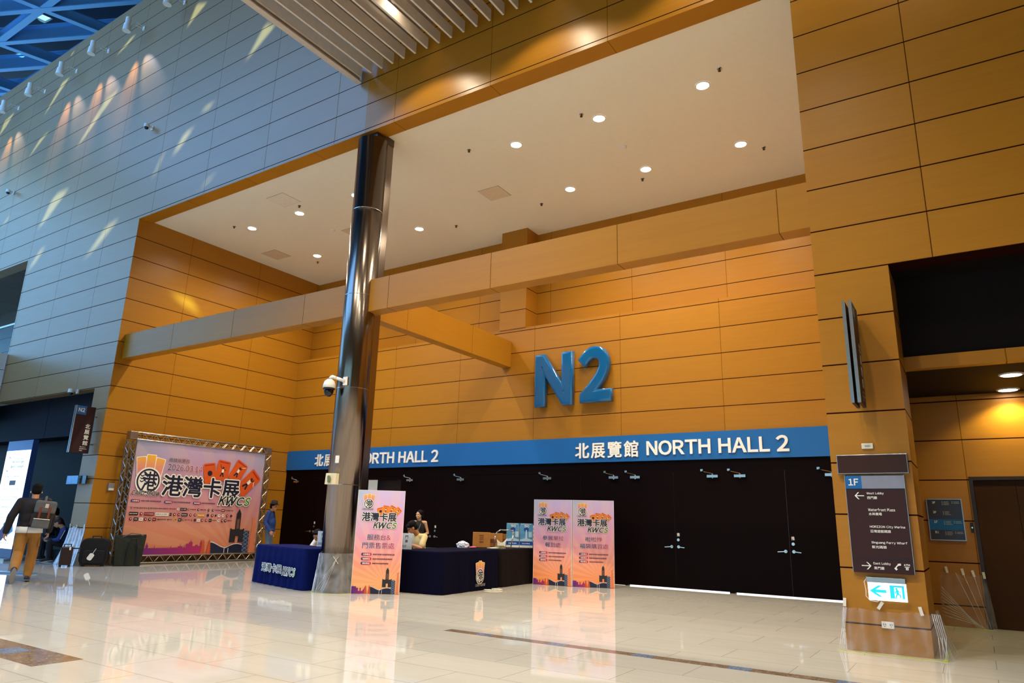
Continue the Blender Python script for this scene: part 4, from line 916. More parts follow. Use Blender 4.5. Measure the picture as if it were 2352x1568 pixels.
MB().box(-.1, .1, -.06, .06, 0, .12).build('box', WHITE, t); k = MB(); k.add([(-.1, -.06, .12), (-.02, -.06, .12), (-.12, -.05, .2), (.1, -.06, .12), (.03, -.06, .12), (.14, -.04, .23)], [(0, 1, 2), (3, 4, 5)]); k.build('flap', WHITE, t)
p = (-9.8, 13.5, .823); o = MB().ball((0, 0, .02), (.14, .06, .022), 14, 8).build('pink_pouch', mat('pink_plastic', '#e0688e', .4), smooth=True); o.location = Vector(p)*S; o.rotation_euler = (0, 0, rb); tag(o, 'flat pink pouch at the joint of the two dark tables', 'pouch')
p = (-10.05, 13.45, .823)
k = MB(); k.ball((0, 0, .06), (.17, .11, .07), 22, 12); random.seed(2); k.v = [(x+random.uniform(-.02, .02), y+random.uniform(-.02, .02), max(0, z+random.uniform(-.025, .03))) for x, y, z in k.v]
o = k.build('plastic_bag', FILM2); o.location = Vector(p)*S; tag(o, 'crumpled clear plastic bag left of the cardboard boxes', 'plastic bag')
k = MB(); k.tube([(-9.03, 13.2, .012), (-8.85, 13.25, .012), (-8.72, 13.15, .012), (-8.72, 13.0, .012), (-8.85, 12.9, .012), (-9.02, 12.9, .012)], .012, 8); o = k.build('cable_loop', WHITE, smooth=True); tag(o, 'white cable loop on the floor at the foot of the emblem table', 'cable')

# ------------------------------------------------------------------ luggage by the left pillar
BAGB = mat('black_nylon', '#120e12', .6, spec=.3, vary=.2); BAGG = mat('green_canvas', '#272a22', .75, spec=.2, vary=.25); BAGR = mat('brown_case', '#2a1613', .4, vary=.15)
def rbox(x0, x1, y0, y1, z0, z1, r, name, m, par):
    k = MB(); P = rrect(x0, x1, z0, z1, r); k.prism(P, y0, y1); return k.build(name, m, par, .02)
t = thing('rolling_suitcase', 'slim dark brown suitcase lying upright at the grey pillar corner', 'suitcase', (-20.12, 9.62, 0), 1.1)
rbox(-.14, .14, -.1, .1, .04, .5, .04, 'shell', BAGR, t); MB().cyl((-.1, 0, .0), (-.1, 0, .05), .03).cyl((.1, 0, 0), (.1, 0, .05), .03).build('wheel', BLACK, t); MB().tube([(-.08, 0, .5), (-.08, 0, .56), (.08, 0, .56), (.08, 0, .5)], .012).build('handle', BLACK, t)
MB().bar((.14, -.02, .46), (.34, -.05, .46), .03, .03).build('side_handle', BLACK, t); MB().box(.05, .09, -.11, -.1, .42, .5).build('label', WHITE, t)
t = thing('travel_bag', 'bulky black suitcase with a white tag beside the grey pillar', 'suitcase', (-19.95, 10.25, 0), 1.0)
rbox(-.34, .34, -.16, .16, .03, .72, .16, 'shell', BAGB, t); rbox(-.26, .26, -.21, -.16, .08, .42, .07, 'front_pocket', BAGB, t); MB().tube([(-.1, 0, .72), (-.1, 0, .77), (.1, 0, .77), (.1, 0, .72)], .014).build('handle', BLACK, t)
MB().box(-.26, -.18, -.1, .1, 0, .04).box(.18, .26, -.1, .1, 0, .04).build('foot', BLACK, t); k = MB(); k.prism(rotp(rrect(-.12, .0, .16, .34, .04), -.06, .25, -.5), -.225, -.215); k.build('luggage_tag', WHITE, t); MB().cyl((-.02, -.22, .33), (.04, -.2, .46), .006).build('tag_loop', WHITE, t)
t = thing('canvas_tote', 'dark green canvas bag leaning against the foot of the truss frame', 'canvas bag', (-19.62, 10.98, 0), 1.15)
k = MB(); k.add([(-.32, -.16, 0), (.32, -.16, 0), (.32, .16, 0), (-.32, .16, 0), (-.36, -.12, .45), (.36, -.12, .45), (.34, .12, .5), (-.34, .12, .5), (-.4, -.06, .78), (.1, -.04, .7), (.4, .0, .84), (-.36, .06, .8)], [(3, 2, 1, 0), (0, 1, 5, 4), (1, 2, 6, 5), (2, 3, 7, 6), (3, 0, 4, 7), (4, 5, 10, 9, 8), (5, 6, 10), (6, 7, 11, 10), (7, 4, 8, 11), (8, 9, 10, 11)]); k.build('body', BAGG, t, .02)
MB().tube([(-.05, -.17, .05), (-.02, -.17, .5), (.02, -.15, .72), (.14, -.14, .72), (.2, -.16, .5), (.22, -.17, .05)], .02, 6).build('strap', mat('black_webbing', '#0e0d0c', .7), t); MB().tube([(-.2, -.1, .76), (0, -.16, .86), (.2, -.14, .84), (.3, -.08, .8)], .014, 6).build('handle', mat('grey_webbing', '#565a54', .7), t)

# ------------------------------------------------------------------ lit poster totem, floor strip
t = thing('lightbox_totem', 'tall glowing white poster totem at the left edge of the hall', 'lightbox', (-24.62, 9.53, 0))
LB = mat('lightbox_white', '#d6ecff', .4, vary=0, emit=2.6)
MB().box(0, 1.6, .0, .16, .06, 3.42).build('case', mat('totem_case', '#20407c', .3), t, .008); MB().box(.02, 1.58, -.006, 0, .32, 3.12).build('lit_panel', LB, t); MB().box(-.1, 1.7, -.2, .4, 0, .06).build('base', ALU, t)
GP = mat('poster_grey', '#8ea4bd', .5); k = MB(); random.seed(9)
for z, x0, x1, h in ((2.86, .6, 1.3, .03), (2.74, .55, 1.35, .07), (2.6, .5, 1.35, .07), (2.34, .25, .7, .03), (2.34, .8, 1.2, .03), (1.98, .3, 1.3, .03), (1.75, .2, 1.3, .03), (1.66, .3, 1.2, .03), (1.45, .4, 1.1, .04), (1.25, .2, 1.2, .03), (1.16, .2, 1.1, .03), (.45, .2, 1.4, .03)): bits(k, x0, x1, z, z+h, -.009, int((x1-x0)/.07))
k.build('fine_print', GP, t); k = MB()
for i in range(24): a, b = 2*PI*i/24, 2*PI*(i+1)/24; k.flat([(.3+q*.8*math.cos(u_), 2.72+q*math.sin(u_)*1.3) for q, u_ in ((.15, a), (.17, a), (.17, b), (.15, b))], -.009)
k.build('ring_mark', GP, t); MB().flat([(.6, 2.1), (1.0, 2.1), (1.0, 2.24), (.6, 2.24)], -.009).build('badge', mat('badge_brown', '#7a6a70'), t)
for P, c in (([(.9, .9), (1.3, 1.15), (1.45, .8), (1.1, .65)], '#6ab0d8'), ([(.75, 1.0), (1.15, 1.2), (1.2, 1.1), (.8, .9)], '#c8b07a'), ([(.55, .75), (.85, 1.0), (1.1, .75), (.8, .5)], '#6a4a78'), ([(.75, .72), (.9, .8), (.95, .68), (.82, .6)], '#d86a70')): MB().flat(P, -.010-.001*ord(c[2])/50).build('picture', mat('poster'+c[1:], c), t)
o = MB().box(-.7, .7, -.14, .14, 0, .03).build('floor_strip', mat('pale_blue_strip', '#5f8db5', .4)); o.location = Vector((-18.75, 7.75, 0))*S; o.rotation_euler = (0, 0, .35); tag(o, 'pale blue low strip lying on the floor at the left edge', 'floor strip')

# ------------------------------------------------------------------ gallery railing, bridge parapet
t = thing('gallery_railing', 'glass railing with a steel rail in the upper left opening', 'railing', (-27.65, YF+.2, 5.1))
MB().box(-12, 0, 0, .06, 2.72, 2.79).build('top_rail', ALU, t); MB().box(-.05, .03, 0, .06, 0, 2.75).box(-3.05, -2.97, 0, .06, 0, 2.75).build('post', ALU, t)
MB().box(-2.95, -.08, .02, .04, .1, 2.7).build('glass_panel', GLASS, t); MB().box(-12, -3.1, .02, .04, .1, 2.7).build('glass_panel', GLASS, t)
t = thing('footbridge', 'white clad footbridge edge below the gallery railing at the left edge', 'footbridge', (-27.57, YF, 4.9))
for i, (a, b) in enumerate(((-.6, -.02), (.0, .56), (.58, 1.14), (1.16, 1.72))): MB().box(-5, 0, -16, -.02, a, b).build('cladding_panel', mat('white_cladding', '#dfe3e6', .35), t)

# ------------------------------------------------------------------ protective plastic sheets with tape
t = thing('plastic_sheet', 'clear plastic skirt taped round the foot of the steel column', 'plastic sheet', (-10.82, 10.33, 0))
MB().lathe([(.362, .74), (.36, .66), (.375, .5), (.395, .32), (.42, .12), (.435, .008)], (0, 0), 160, .028, 15).build('sheet', film('column_film', (.86, .9, 1, 1), .26, .12), t, smooth=True)
k = MB()
for a, r in ((-2.35, 1), (-2.5, .95), (-2.2, .9), (-2.62, 1), (-2.05, .9)):
    for q in range(3): b = a+random.uniform(-.12, .12); k.tube([(.37*math.cos(-2.4), .37*math.sin(-2.4), .72), (.40*math.cos((b-2.4)/2), .40*math.sin((b-2.4)/2), .42), (.45*math.cos(b), .45*math.sin(b), .02)], .004, 5)
for a in (-1.75, -1.6, -1.45, -1.3): k.tube([(.37*math.cos(-.85), .37*math.sin(-.85), .62), (.41*math.cos((a-.85)/2), .41*math.sin((a-.85)/2), .34), (.44*math.cos(a), .44*math.sin(a), .06)], .003, 5)
k.build('fold', FILM2, t, smooth=True)
MB().lathe([(.44, .002), (.47, .003), (.471, .0)], (0, 0), 60).build('floor_tape', GTAPE, t)
c_ = (.372*math.cos(-.85), .372*math.sin(-.85)); k = MB()
for s_ in (1, -1): k.bar((c_[0]-.045, c_[1]-.04, .62-.07*s_), (c_[0]+.035, c_[1]+.03, .62+.07*s_), .006, .03, (1, -1, 0))
k.build('tape_cross', TAPE, t)
def skirt(name, label, x0, x1, y, h, flare, seed, m, wrap=0.0, tapes=(), n=60):
    random.seed(seed); t = thing(name, label, 'plastic sheet', (x0, y, 0)); k = MB(); rows = 7; ph = [random.uniform(0, 6) for _ in range(4)]
    pts = [(x, 0, 0) for x in [ (x1-x0)*i/n for i in range(n+1)]]
    if wrap: pts += [((x1-x0)+.02, wrap*i/20, 1) for i in range(1, 21)]
    for j in range(rows):
        f = j/(rows-1)
        for i, (px, py, side) in enumerate(pts):
            s_ = px+py; o_ = .012+flare*f**1.5+.018*math.sin(s_*17+ph[0]+f*3)*f+.014*math.sin(s_*41+ph[1]-f*2)
            sag = .05*h*abs(math.sin(s_*5+ph[2]))*(1-f)
            ex_ = (px/(x1-x0)-.5)*2*flare*.55*f if not side else flare*.55*f+o_*0
            k.v.append((px+ex_+(o_ if side else 0), py-(o_ if not side else flare*f*(1-py/wrap)), h*(1-f)-sag+.004))
    N = len(pts)
    for j in range(rows-1):
        for i in range(N-1): k.f.append((j*N+i, j*N+i+1, (j+1)*N+i+1, (j+1)*N+i))
    k.build('sheet', m, t, smooth=True)
    for (x, z, a) in tapes: k = MB(); k.prism(rotp([(x-.018, z-.05), (x+.018, z-.05), (x+.018, z+.05), (x-.018, z+.05)], x, z, a), -.03, -.02); k.build('tape', TAPE, t)
    return t
t = skirt('plastic_sheet', 'clear plastic sheet taped round the foot of the right wood pillar', -1.56, -.58, YF, .5, .1, 3, FILM, .9, [(.05, .56, -.08), (.88, .52, .2), (.45, .55, -.6)])
MB().box(-.06, 1.1, -.16, -.13, 0, .004).box(1.06, 1.1, -.15, .9, 0, .004).build('floor_tape', GTAPE, t)
k = MB(); random.seed(8)
for i in range(5): k.tube([(.99+.02*i, -.02-.01*i, .5), (1.03+.02*i, -.06, .25), (1.05+.015*i+random.uniform(-.03, .03), -.1, .02)], .0035, 5)
for i in range(4): k.tube([(.03+.012*i, -.02, .5), (.0+.01*i, -.05, .25), (-.03+.012*i+random.uniform(-.03, .03), -.09, .02)], .003, 5)
k.build('fold', FILM2, t, smooth=True)
skirt('plastic_sheet', 'shiny creased plastic sheet taped round the left grey pillar', -21.22, -20.34, YF, 1.0, .18, 5, FILM2, .0, [(.08, 1.02, .1), (.45, 1.0, 0), (.84, 1.02, -.1)])
t = skirt('plastic_sheet', 'clear plastic sheet stretched along the base of the lift lobby wall', -.6, .02, 13.82, .82, .12, 6, FILM, .0, [(.1, .86, .15), (.32, .84, .15), (.46, .82, .2), (.6, .8, .1)])
k = MB()
for i in range(9): k.tube([(.02, -.5-.25*i*.3, .62-.045*i), (.3+.02*i, -.18-.02*i, .22-.018*i), (.42+.015*i, -.14, .01)], .0025, 5)
for a, b in ((.32, .56), (.46, .6), (.22, .5)): k.tube([(a, -.03, .82), (b, -.13, .02)], .003, 5)
k.build('fold', FILM2, t, smooth=True); MB().box(-.02, .66, -.15, -.125, 0, .004).build('floor_tape', GTAPE, t)
# ------------------------------------------------------------------ people (built in metres, k scales to height)
SKIN = mat('skin', '#b9805c', .5, vary=.05); SKIN2 = mat('skin_fair', '#c89a76', .5, vary=.05); HAIR = mat('black_hair', '#0a0706', .75, vary=.1, spec=.15)
EYE = mat('eye_dark', '#130d0b', .2); LIP = mat('lip', '#8a4238', .5)
V3 = Vector
def hullmesh(shapes, voxel, sm=4):
    bm = bmesh.new()
    for s in shapes:
        t = bmesh.new()
        if s[0] == 'c':
            for p, r in ((s[1], s[3]), (s[2], s[4])): bmesh.ops.create_icosphere(t, subdivisions=2, radius=r, matrix=Matrix.Translation(p))
            bmesh.ops.convex_hull(t, input=t.verts)
            loose = [v for v in t.verts if not v.link_faces]; bmesh.ops.delete(t, geom=loose, context='VERTS')
        else:
            M = Matrix.Translation(s[1])
            if len(s) > 3 and s[3] is not None: M = M @ s[3].to_4x4()
            bmesh.ops.create_icosphere(t, subdivisions=3, radius=1, matrix=M @ Matrix.Diagonal((*s[2], 1)))
        me = D.meshes.new('t'); t.to_mesh(me); t.free(); bm.from_mesh(me); D.meshes.remove(me)
    bmesh.ops.recalc_face_normals(bm, faces=bm.faces)
    me = D.meshes.new('t'); bm.to_mesh(me); bm.free()
    o = D.objects.new('t', me); COL.objects.link(o)
    r = o.modifiers.new('r', 'REMESH'); r.mode = 'VOXEL'; r.voxel_size = voxel
    s_ = o.modifiers.new('s', 'SMOOTH'); s_.factor = .5; s_.iterations = sm
    out = D.meshes.new_from_object(o.evaluated_get(bpy.context.evaluated_depsgraph_get()))
    D.objects.remove(o); D.meshes.remove(me); return out
def put(me, name, m, par, k):
    me.transform(Matrix.Diagonal((k, k, k, 1))); me.materials.clear(); me.materials.append(m); return link(name, me, par, 0, True)
def hand(w_, d_, nrm, side, curl, out, r=1.0):
    """palm, four fingers of unequal length and a thumb leaving the side; nrm points to the palm side, side towards the thumb"""
    d_ = d_.normalized(); nrm = (nrm-d_*nrm.dot(d_)).normalized(); s = d_.cross(nrm).normalized()*side
    for i in range(4):
        o = s*(.03-.02*i)*.95
        out.append(('c', w_+o*.55, w_+d_*.085+o, .015*r, .0125*r))
    for i, L in enumerate((.068, .078, .072, .056)):
        p = w_+d_*.085+s*(.03-.02*i)*.95; a = curl*(.55+.1*i); dd = d_
        for seg, q in enumerate((.45, .32, .23)):
            dd = (dd*math.cos(a)+nrm*math.sin(a)).normalized() if seg == 0 else (dd*math.cos(a*.9)+(nrm-dd*nrm.dot(dd)).normalized()*math.sin(a*.9)).normalized()
            e = p+dd*L*q*1.05; out.append(('c', p, e, .0092*r, .0082*r)); p = e
    p = w_+d_*.025+s*.03; e = p+(s*.55+d_*.75+nrm*.35).normalized()*.042; out.append(('c', p, e, .0125*r, .0105*r)); out.append(('c', e, e+(d_*.85+nrm*.45+s*.1).normalized()*.032, .0103*r, .009*r))
def human(name, label, loc, rz, k, J, skin, shirt, trouser, shoe, sleeve=1.0, hair='short', headrot=(0, 0, 0), hands=(.5, .5), palm=None, belly=.0, female=False, hm=None, shorts=False, longhem=.0, bulk=0., bag=0., sole='#d8d4cc'):
    """J: joints in metres, local x right, y forward, z up"""
    t = thing(name, label, 'person', loc, rz)
    g = lambda n: V3(J[n])
    H = g('head'); Rh = Matrix.Rotation(headrot[0], 3, 'Z') @ Matrix.Rotation(headrot[1], 3, 'X') @ Matrix.Rotation(headrot[2], 3, 'Y')
    hp = lambda x, y, z: H + Rh @ V3((x, y, z))
    nk, pv = g('neck'), g('pelvis'); ch = nk.lerp(pv, .33); tw = .88 if female else 1.0
    up_ = (nk-pv).normalized(); sd = (g('shR')-g('shL')).normalized(); fr = up_.cross(sd).normalized(); Rt = Matrix((sd, fr, up_)).transposed()
    B = [('e', hp(0, -.01, .03), (.074, .093, .088), Rh), ('e', hp(0, .018, -.04), (.062, .07, .078), Rh), ('e', hp(0, .05, -.085), (.032, .032, .026), Rh),
         ('c', hp(0, .082, -.005), hp(0, .104, -.038), .009, .015), ('e', hp(.074, -.005, -.015), (.012, .024, .033), Rh), ('e', hp(-.074, -.005, -.015), (.012, .024, .033), Rh),
         ('c', hp(-.02, .083, -.064), hp(.02, .083, -.064), .011, .011), ('c', hp(-.03, .078, .02), hp(.03, .078, .02), .016, .016), ('e', hp(.036, .066, -.03), (.022, .02, .02), Rh), ('e', hp(-.036, .066, -.03), (.022, .02, .02), Rh),
         ('c', hp(0, -.02, -.06), nk, .052*tw+.004, .06*tw), ('e', ch, (.165*tw, .105, .19), Rt), ('e', nk.lerp(pv, .66)+fr*belly*.5, (.14*tw, .098+belly, .16), Rt), ('e', pv, (.16, .112, .12), Rt),
         ('c', nk-up_*.03, g('shR'), .055, .05), ('c', nk-up_*.03, g('shL'), .055, .05)]
    for s in 'RL':
        B += [('c', g('sh'+s), g('el'+s), .05*tw, .04*tw), ('c', g('el'+s), g('el'+s).lerp(g('wr'+s), .3), .04*tw, .042*tw), ('c', g('el'+s).lerp(g('wr'+s), .3), g('wr'+s), .042*tw, .027),
              ('c', g('hip'+s), g('kn'+s), .082, .056), ('c', g('kn'+s), g('kn'+s).lerp(g('an'+s), .35), .054, .056), ('c', g('kn'+s).lerp(g('an'+s), .35), g('an'+s), .056, .037)]
        fo = (g('toe'+s)-g('an'+s)); B += [('c', g('an'+s)-V3((0, 0, .02)), g('toe'+s), .036, .024)]
    for s, c, sg in (('R', hands[0], 1), ('L', hands[1], -1)):
        d_ = g('wr'+s)-g('el'+s); n_ = V3(palm[s]) if palm and s in palm else V3((-sg, .1, 0))
        if palm and s+'d' in palm: d_ = V3(palm[s+'d'])
        fn = V3(palm[s+'t']) if palm and s+'t' in palm else V3((0, 1, 0))
        dn = d_.normalized(); q = dn.cross((n_-dn*n_.dot(dn)).normalized()); hand(g('wr'+s), d_, n_, 1 if q.dot(fn) > 0 else -1, c, B)
    put(hullmesh(B, .0068, 3), 'body', skin, t, k)
    for s in (1, -1): MB().ball(hp(.031*s, .081, .0), (.0115, .007, .0062), 10, 6, Rh).build('eye', EYE, t, smooth=True, scl=k)
    kb = MB()
    for s in (1, -1): kb.cyl(hp(.018*s, .088, .02), hp(.046*s, .078, .022), .0042, .003, 6)
    kb.build('eyebrow', HAIR, t, scl=k); MB().cyl(hp(-.019, .0925, -.065), hp(.019, .0925, -.065), .0042, .0042, 6).build('mouth', LIP, t, scl=k)
    # clothes
    top_ = nk-up_*(.075 if sleeve == 0 else .02); m_ = [('e', ch, (.18*tw+bulk, .122+bulk, .19), Rt), ('e', nk.lerp(pv, .66)+fr*belly*.5, (.158*tw+bulk*1.3, .116+belly+bulk*1.3, .17), Rt), ('e', pv+up_*(.03-longhem*.3), (.168+bulk*.7, .124+bulk*.7, .11+longhem), Rt)]
    if sleeve > 0: m_ += [('c', nk-up_*.035, g('shR'), .066, .066), ('c', nk-up_*.035, g('shL'), .066, .066), ('c', nk-up_*.02, nk-up_*.06, .066, .09)]
    else: m_ += [('c', nk-up_*.1+sd*.07, nk-up_*.0+sd*.075, .06, .036), ('c', nk-up_*.1-sd*.07, nk-up_*.0-sd*.075, .06, .036)]
    for s in 'RL':
        if sleeve >= 1: m_ += [('c', g('sh'+s), g('el'+s), .066+bulk*.4, .056+bulk*.5), ('c', g('el'+s), g('el'+s).lerp(g('wr'+s), .93), .057+bulk*.5, .042+bulk*.5)]
        elif sleeve > 0: m_ += [('c', g('sh'+s), g('sh'+s).lerp(g('el'+s), sleeve*1.6), .066, .068)]
    put(hullmesh(m_, .0105, 3), 'shirt', shirt, t, k)
    if trouser:
        m_ = [('e', pv-up_*.02, (.17, .124, .11), Rt)]
        for s in 'RL': m_ += [('c', g('hip'+s), g('kn'+s), .096+bag*.6, .072+bag), ('c', g('kn'+s), g('kn'+s).lerp(g('an'+s), .5), .073+bag, .07+bag), ('c', g('kn'+s).lerp(g('an'+s), .5), g('kn'+s).lerp(g('an'+s), .92), .07+bag, .058+bag*.6)]
        put(hullmesh(m_, .0105, 3), 'trousers', trouser, t, k)
    if shoe:
        for s in 'RL':
            a, b = g('an'+s), g('toe'+s); f_ = (b-a); f_.z = f_.z; heel = a+V3((0, 0, -.035))-f_.normalized()*.05
            put(hullmesh([('c', heel, b+V3((0, 0, .0)), .043, .036), ('c', a, a-V3((0, 0, .03)), .046, .046)], .008, 2), 'shoe', shoe, t, k)
            dn = (b-heel).normalized(); upn = (V3((0, 0, 1))-dn*dn.z).normalized()
            sdn = dn.cross(upn); Rs = Matrix((sdn, dn, upn)).transposed(); kb = MB(); kb.ball((heel+b)/2-upn*.034, (.046, (b-heel).length/2+.04, .013), 18, 8, Rs); kb.build('sole', mat('sole'+sole[1:], sole, .6), t, bev=.006, scl=k)
    hs = {'short': [('e', hp(0, -.022, .052), (.084, .098, .085), Rh), ('e', hp(0, -.05, -.005), (.078, .066, .08), Rh), ('c', hp(-.045, .06, .082), hp(.045, .06, .082), .03, .03)],
          'fringe': [('e', hp(0, -.02, .055), (.09, .104, .088), Rh), ('e', hp(0, -.05, -.0), (.084, .07, .085), Rh), ('c', hp(-.05, .066, .07), hp(.05, .066, .07), .034, .034)],
          'long': [('e', hp(0, -.024, .05), (.086, .1, .085), Rh), ('e', hp(0, -.07, -.03), (.075, .055, .1), Rh), ('c', hp(0, -.09, -.05), hp(0, -.1, -.24), .055, .035), ('c', hp(.07, .02, .05), hp(.076, -.03, -.06), .026, .02), ('c', hp(-.07, .02, .05), hp(-.076, -.03, -.06), .026, .02)]}
    if hair in hs: put(hullmesh(hs[hair], .008, 3), 'hair', hm or HAIR, t, k)
    return t, hp, g
def stand(**kw):
    J = dict(head=(0, .02, 1.6), neck=(0, -.01, 1.44), pelvis=(0, 0, .96), shR=(.185, -.01, 1.4), shL=(-.185, -.01, 1.4), elR=(.235, -.03, 1.12), elL=(-.235, -.03, 1.12), wrR=(.25, .05, .87), wrL=(-.25, .05, .87),
             hipR=(.09, 0, .92), hipL=(-.09, 0, .92), knR=(.095, .03, .5), knL=(-.095, .03, .5), anR=(.1, -.02, .09), anL=(-.1, -.02, .09), toeR=(.115, .13, .035), toeL=(-.115, .13, .035)); J.update(kw); return J
# the walker with the backpack, seen from behind
wk, hp, g = human('person', 'man walking away in dark jacket, tan trousers and dark blue shoes', (-16.18, 6.94, 0), math.atan2(.40, -.92)-PI/2, 1.03,
    stand(head=(0.0, .04, 1.6), shR=(.2, -.01, 1.405), shL=(-.2, -.01, 1.395), elR=(.3, -.02, 1.13), elL=(-.3, -.06, 1.13), wrR=(.3, .08, .88), wrL=(-.34, -.02, .86), hipR=(.09, .01, .92), hipL=(-.09, -.01, .92), knR=(.11, .16, .52), knL=(-.1, .06, .5), anR=(.1, .16, .09), anL=(-.11, -.27, .24), toeR=(.12, .31, .035), toeL=(-.12, -.2, .045)),
    SKIN, mat('maroon_black_jacket', '#140708', .8, vary=.15), mat('tan_trousers', '#a9742f', .8, vary=.12), mat('navy_shoe', '#101a40', .5), hands=(.7, .7), palm=dict(R=(-1, -.2, 0), L=(1, -.2, 0)), headrot=(0, -.1, 0), hair='fringe', bulk=.03, bag=.018, sole='#8d877e')
kb = MB(); kb.lathe([(.15, 1.0), (.205, .94), (.213, .855), (.207, .855), (.15, .97)], (0, 0), 40, .006, 7); kb.v = [(x, y*.74, z) for x, y, z in kb.v]; kb.build('shirt_hem', WHITE, wk, smooth=True, scl=1.03)
for s in (1, -1): MB().ball(hp(.086*s, .012, -.03), (.008, .012, .016), 8, 6).build('earbud', WHITE, wk, scl=1.03)
MB().bar((-.02, -.135, .98), (-.03, -.15, .8), .03, .006).build('strap_tail', BLACK, wk, scl=1.03)
kt = MB()
for s, z in ((.185, .62), (-.185, .62)): kt.box(s-.015, s+.015, .02, .13 if s > 0 else .1, z, z+.13)
kt.build('cargo_pocket', mat('tan_trousers', '#a9742f'), wk, bev=.01, scl=1.03)
bp = thing('backpack', 'grey flap backpack with brown leather straps on the walking man', 'backpack', (-16.18, 6.94, 0), wk.rotation_euler[2])
GREYB = mat('grey_canvas', '#55565a', .85, vary=.15); LEA = mat('brown_leather', '#6e2c18', .5); DKB = mat('dark_pack', '#1d1413', .8)
def prb(c, w_, d_, h_, name, m, a=.08, be=.03): 
    kb = MB(); kb.box(-w_/2, w_/2, -d_/2, d_/2, -h_/2, h_/2); R = Matrix.Rotation(a, 3, 'Y'); kb.v = [tuple(V3(c)+R @ V3(v)) for v in kb.v]; return kb.build(name, m, bp, be, scl=1.03)
prb((.17, -.235, 1.17), .31, .17, .46, 'pack_body', DKB); prb((.185, -.25, 1.31), .33, .19, .22, 'flap', GREYB, .08, .04); prb((.15, -.335, 1.02), .26, .05, .15, 'front_pocket', GREYB)
for x in (.11, .25): prb((x, -.352, 1.21), .035, .015, .2, 'buckle_strap', LEA, .08, .004)
prb((.2, -.35, 1.33), .055, .01, .07, 'patch', mat('pack_patch', '#c9b8a8'), .08, .004); prb((.155, -.364, 1.1), .25, .012, .012, 'zip_trim', WHITE, .08, .003); prb((.01, -.22, 1.1), .04, .1, .2, 'side_pocket', mat('dark_red_net', '#3a1410'), .08, .015)
MB().tube([(.16, -.16, 1.36), (.17, -.06, 1.49), (.17, .05, 1.47), (.18, .13, 1.36), (.2, .14, 1.22), (.22, .02, 1.08)], .022, 8).build('shoulder_strap', GREYB, bp, smooth=True, scl=1.03)

# two people sitting low in the left portal
sit = lambda dz=0, **kw: (lambda J: (J.update(kw), {a: (b[0], b[1], b[2]+dz) for a, b in J.items()})[1])(dict(head=(0, .3, .98), neck=(0, .16, .85), pelvis=(0, -.04, .43), shR=(.18, .13, .81), shL=(-.18, .13, .81), elR=(.24, .22, .56), elL=(-.24, .22, .56), wrR=(.1, .42, .52), wrL=(-.1, .42, .52),
       hipR=(.09, .0, .41), hipL=(-.09, .0, .41), knR=(.16, .4, .5), knL=(-.16, .4, .5), anR=(.14, .36, .09), anL=(-.14, .36, .09), toeR=(.16, .52, .035), toeL=(-.16, .52, .035)))
o = MB().box(-23.6, -21.25, 10.5, 10.95, 0, .27).build('portal_bench', BLACK); tag(o, 'low black bench in the dark portal under the two seated people', 'bench')
BLUEJ = mat('blue_jacket', '#152c6e', .6, vary=.15); DKT = mat('dark_trousers', '#14131a', .8, vary=.1)
s1, hp, g = human('person', 'young person in blue jacket sitting hunched in the dark portal with a phone', (-22.1, 10.55, 0), 2.75, 1.0, sit(), SKIN2, BLUEJ, DKT, BLACK, hands=(.9, .9), palm=dict(R=(-.3, 0, 1), L=(.3, 0, 1), Rt=(1, 0, 0), Lt=(-1, 0, 0)), hair='fringe', headrot=(-.35, -.5, 0), hm=mat('brown_hair', '#2a1210', .5))
MB().tube([(.25, .12, .8), (.29, .2, .57), (.13, .4, .56)], .008, 6).tube([(-.25, .12, .8), (-.29, .2, .57)], .008, 6).build('sleeve_stripe', WHITE, s1, scl=1)
ph = thing('phone', 'phone held in the lap of the seated person in blue', 'phone', (-22.1, 10.55, 0), 2.75); kb = MB(); kb.box(-.035, .035, .44, .59, .565, .575); kb.build('body', BLACK, ph, .003, scl=1); MB().box(-.031, .031, .445, .585, .575, .5765).build('screen', mat('phone_screen', '#6a8ec0', .2, emit=.4, vary=0), ph, scl=1)
s2, hp, g = human('person', 'person in black cap and glasses sitting behind the one in blue', (-22.75, 10.62, 0), 2.5, 1.06, sit(.06, anR=(.14, .36, .03), anL=(-.14, .36, .03), toeR=(.16, .52, -.02), toeL=(-.16, .52, -.02), head=(0, .22, 1.09), neck=(0, .1, .93), shR=(.18, .08, .89), shL=(-.18, .08, .89)), SKIN2, mat('black_hoodie', '#0d0d14', .8), mat('grey_trousers', '#3d4048', .8), BLACK, hands=(.8, .8), palm=dict(R=(-.3, 0, 1), L=(.3, 0, 1), Rt=(1, 0, 0), Lt=(-1, 0, 0)), headrot=(-.5, -.25, 0))
def glasses(par, hp, k):
    kb = MB()
    for s in (1, -1): kb.tube([hp(.031*s+.021*math.cos(a*PI/5), .099, .0+.016*math.sin(a*PI/5)) for a in range(11)], .0025, 5); kb.cyl(hp(.052*s, .097, .004), hp(.078*s, .0, .0), .0025, n=5)
    kb.cyl(hp(-.01, .1, .003), hp(.01, .1, .003), .0025, n=5); kb.build('glasses', BLACK, par, scl=k)
glasses(s2, hp, 1.06)
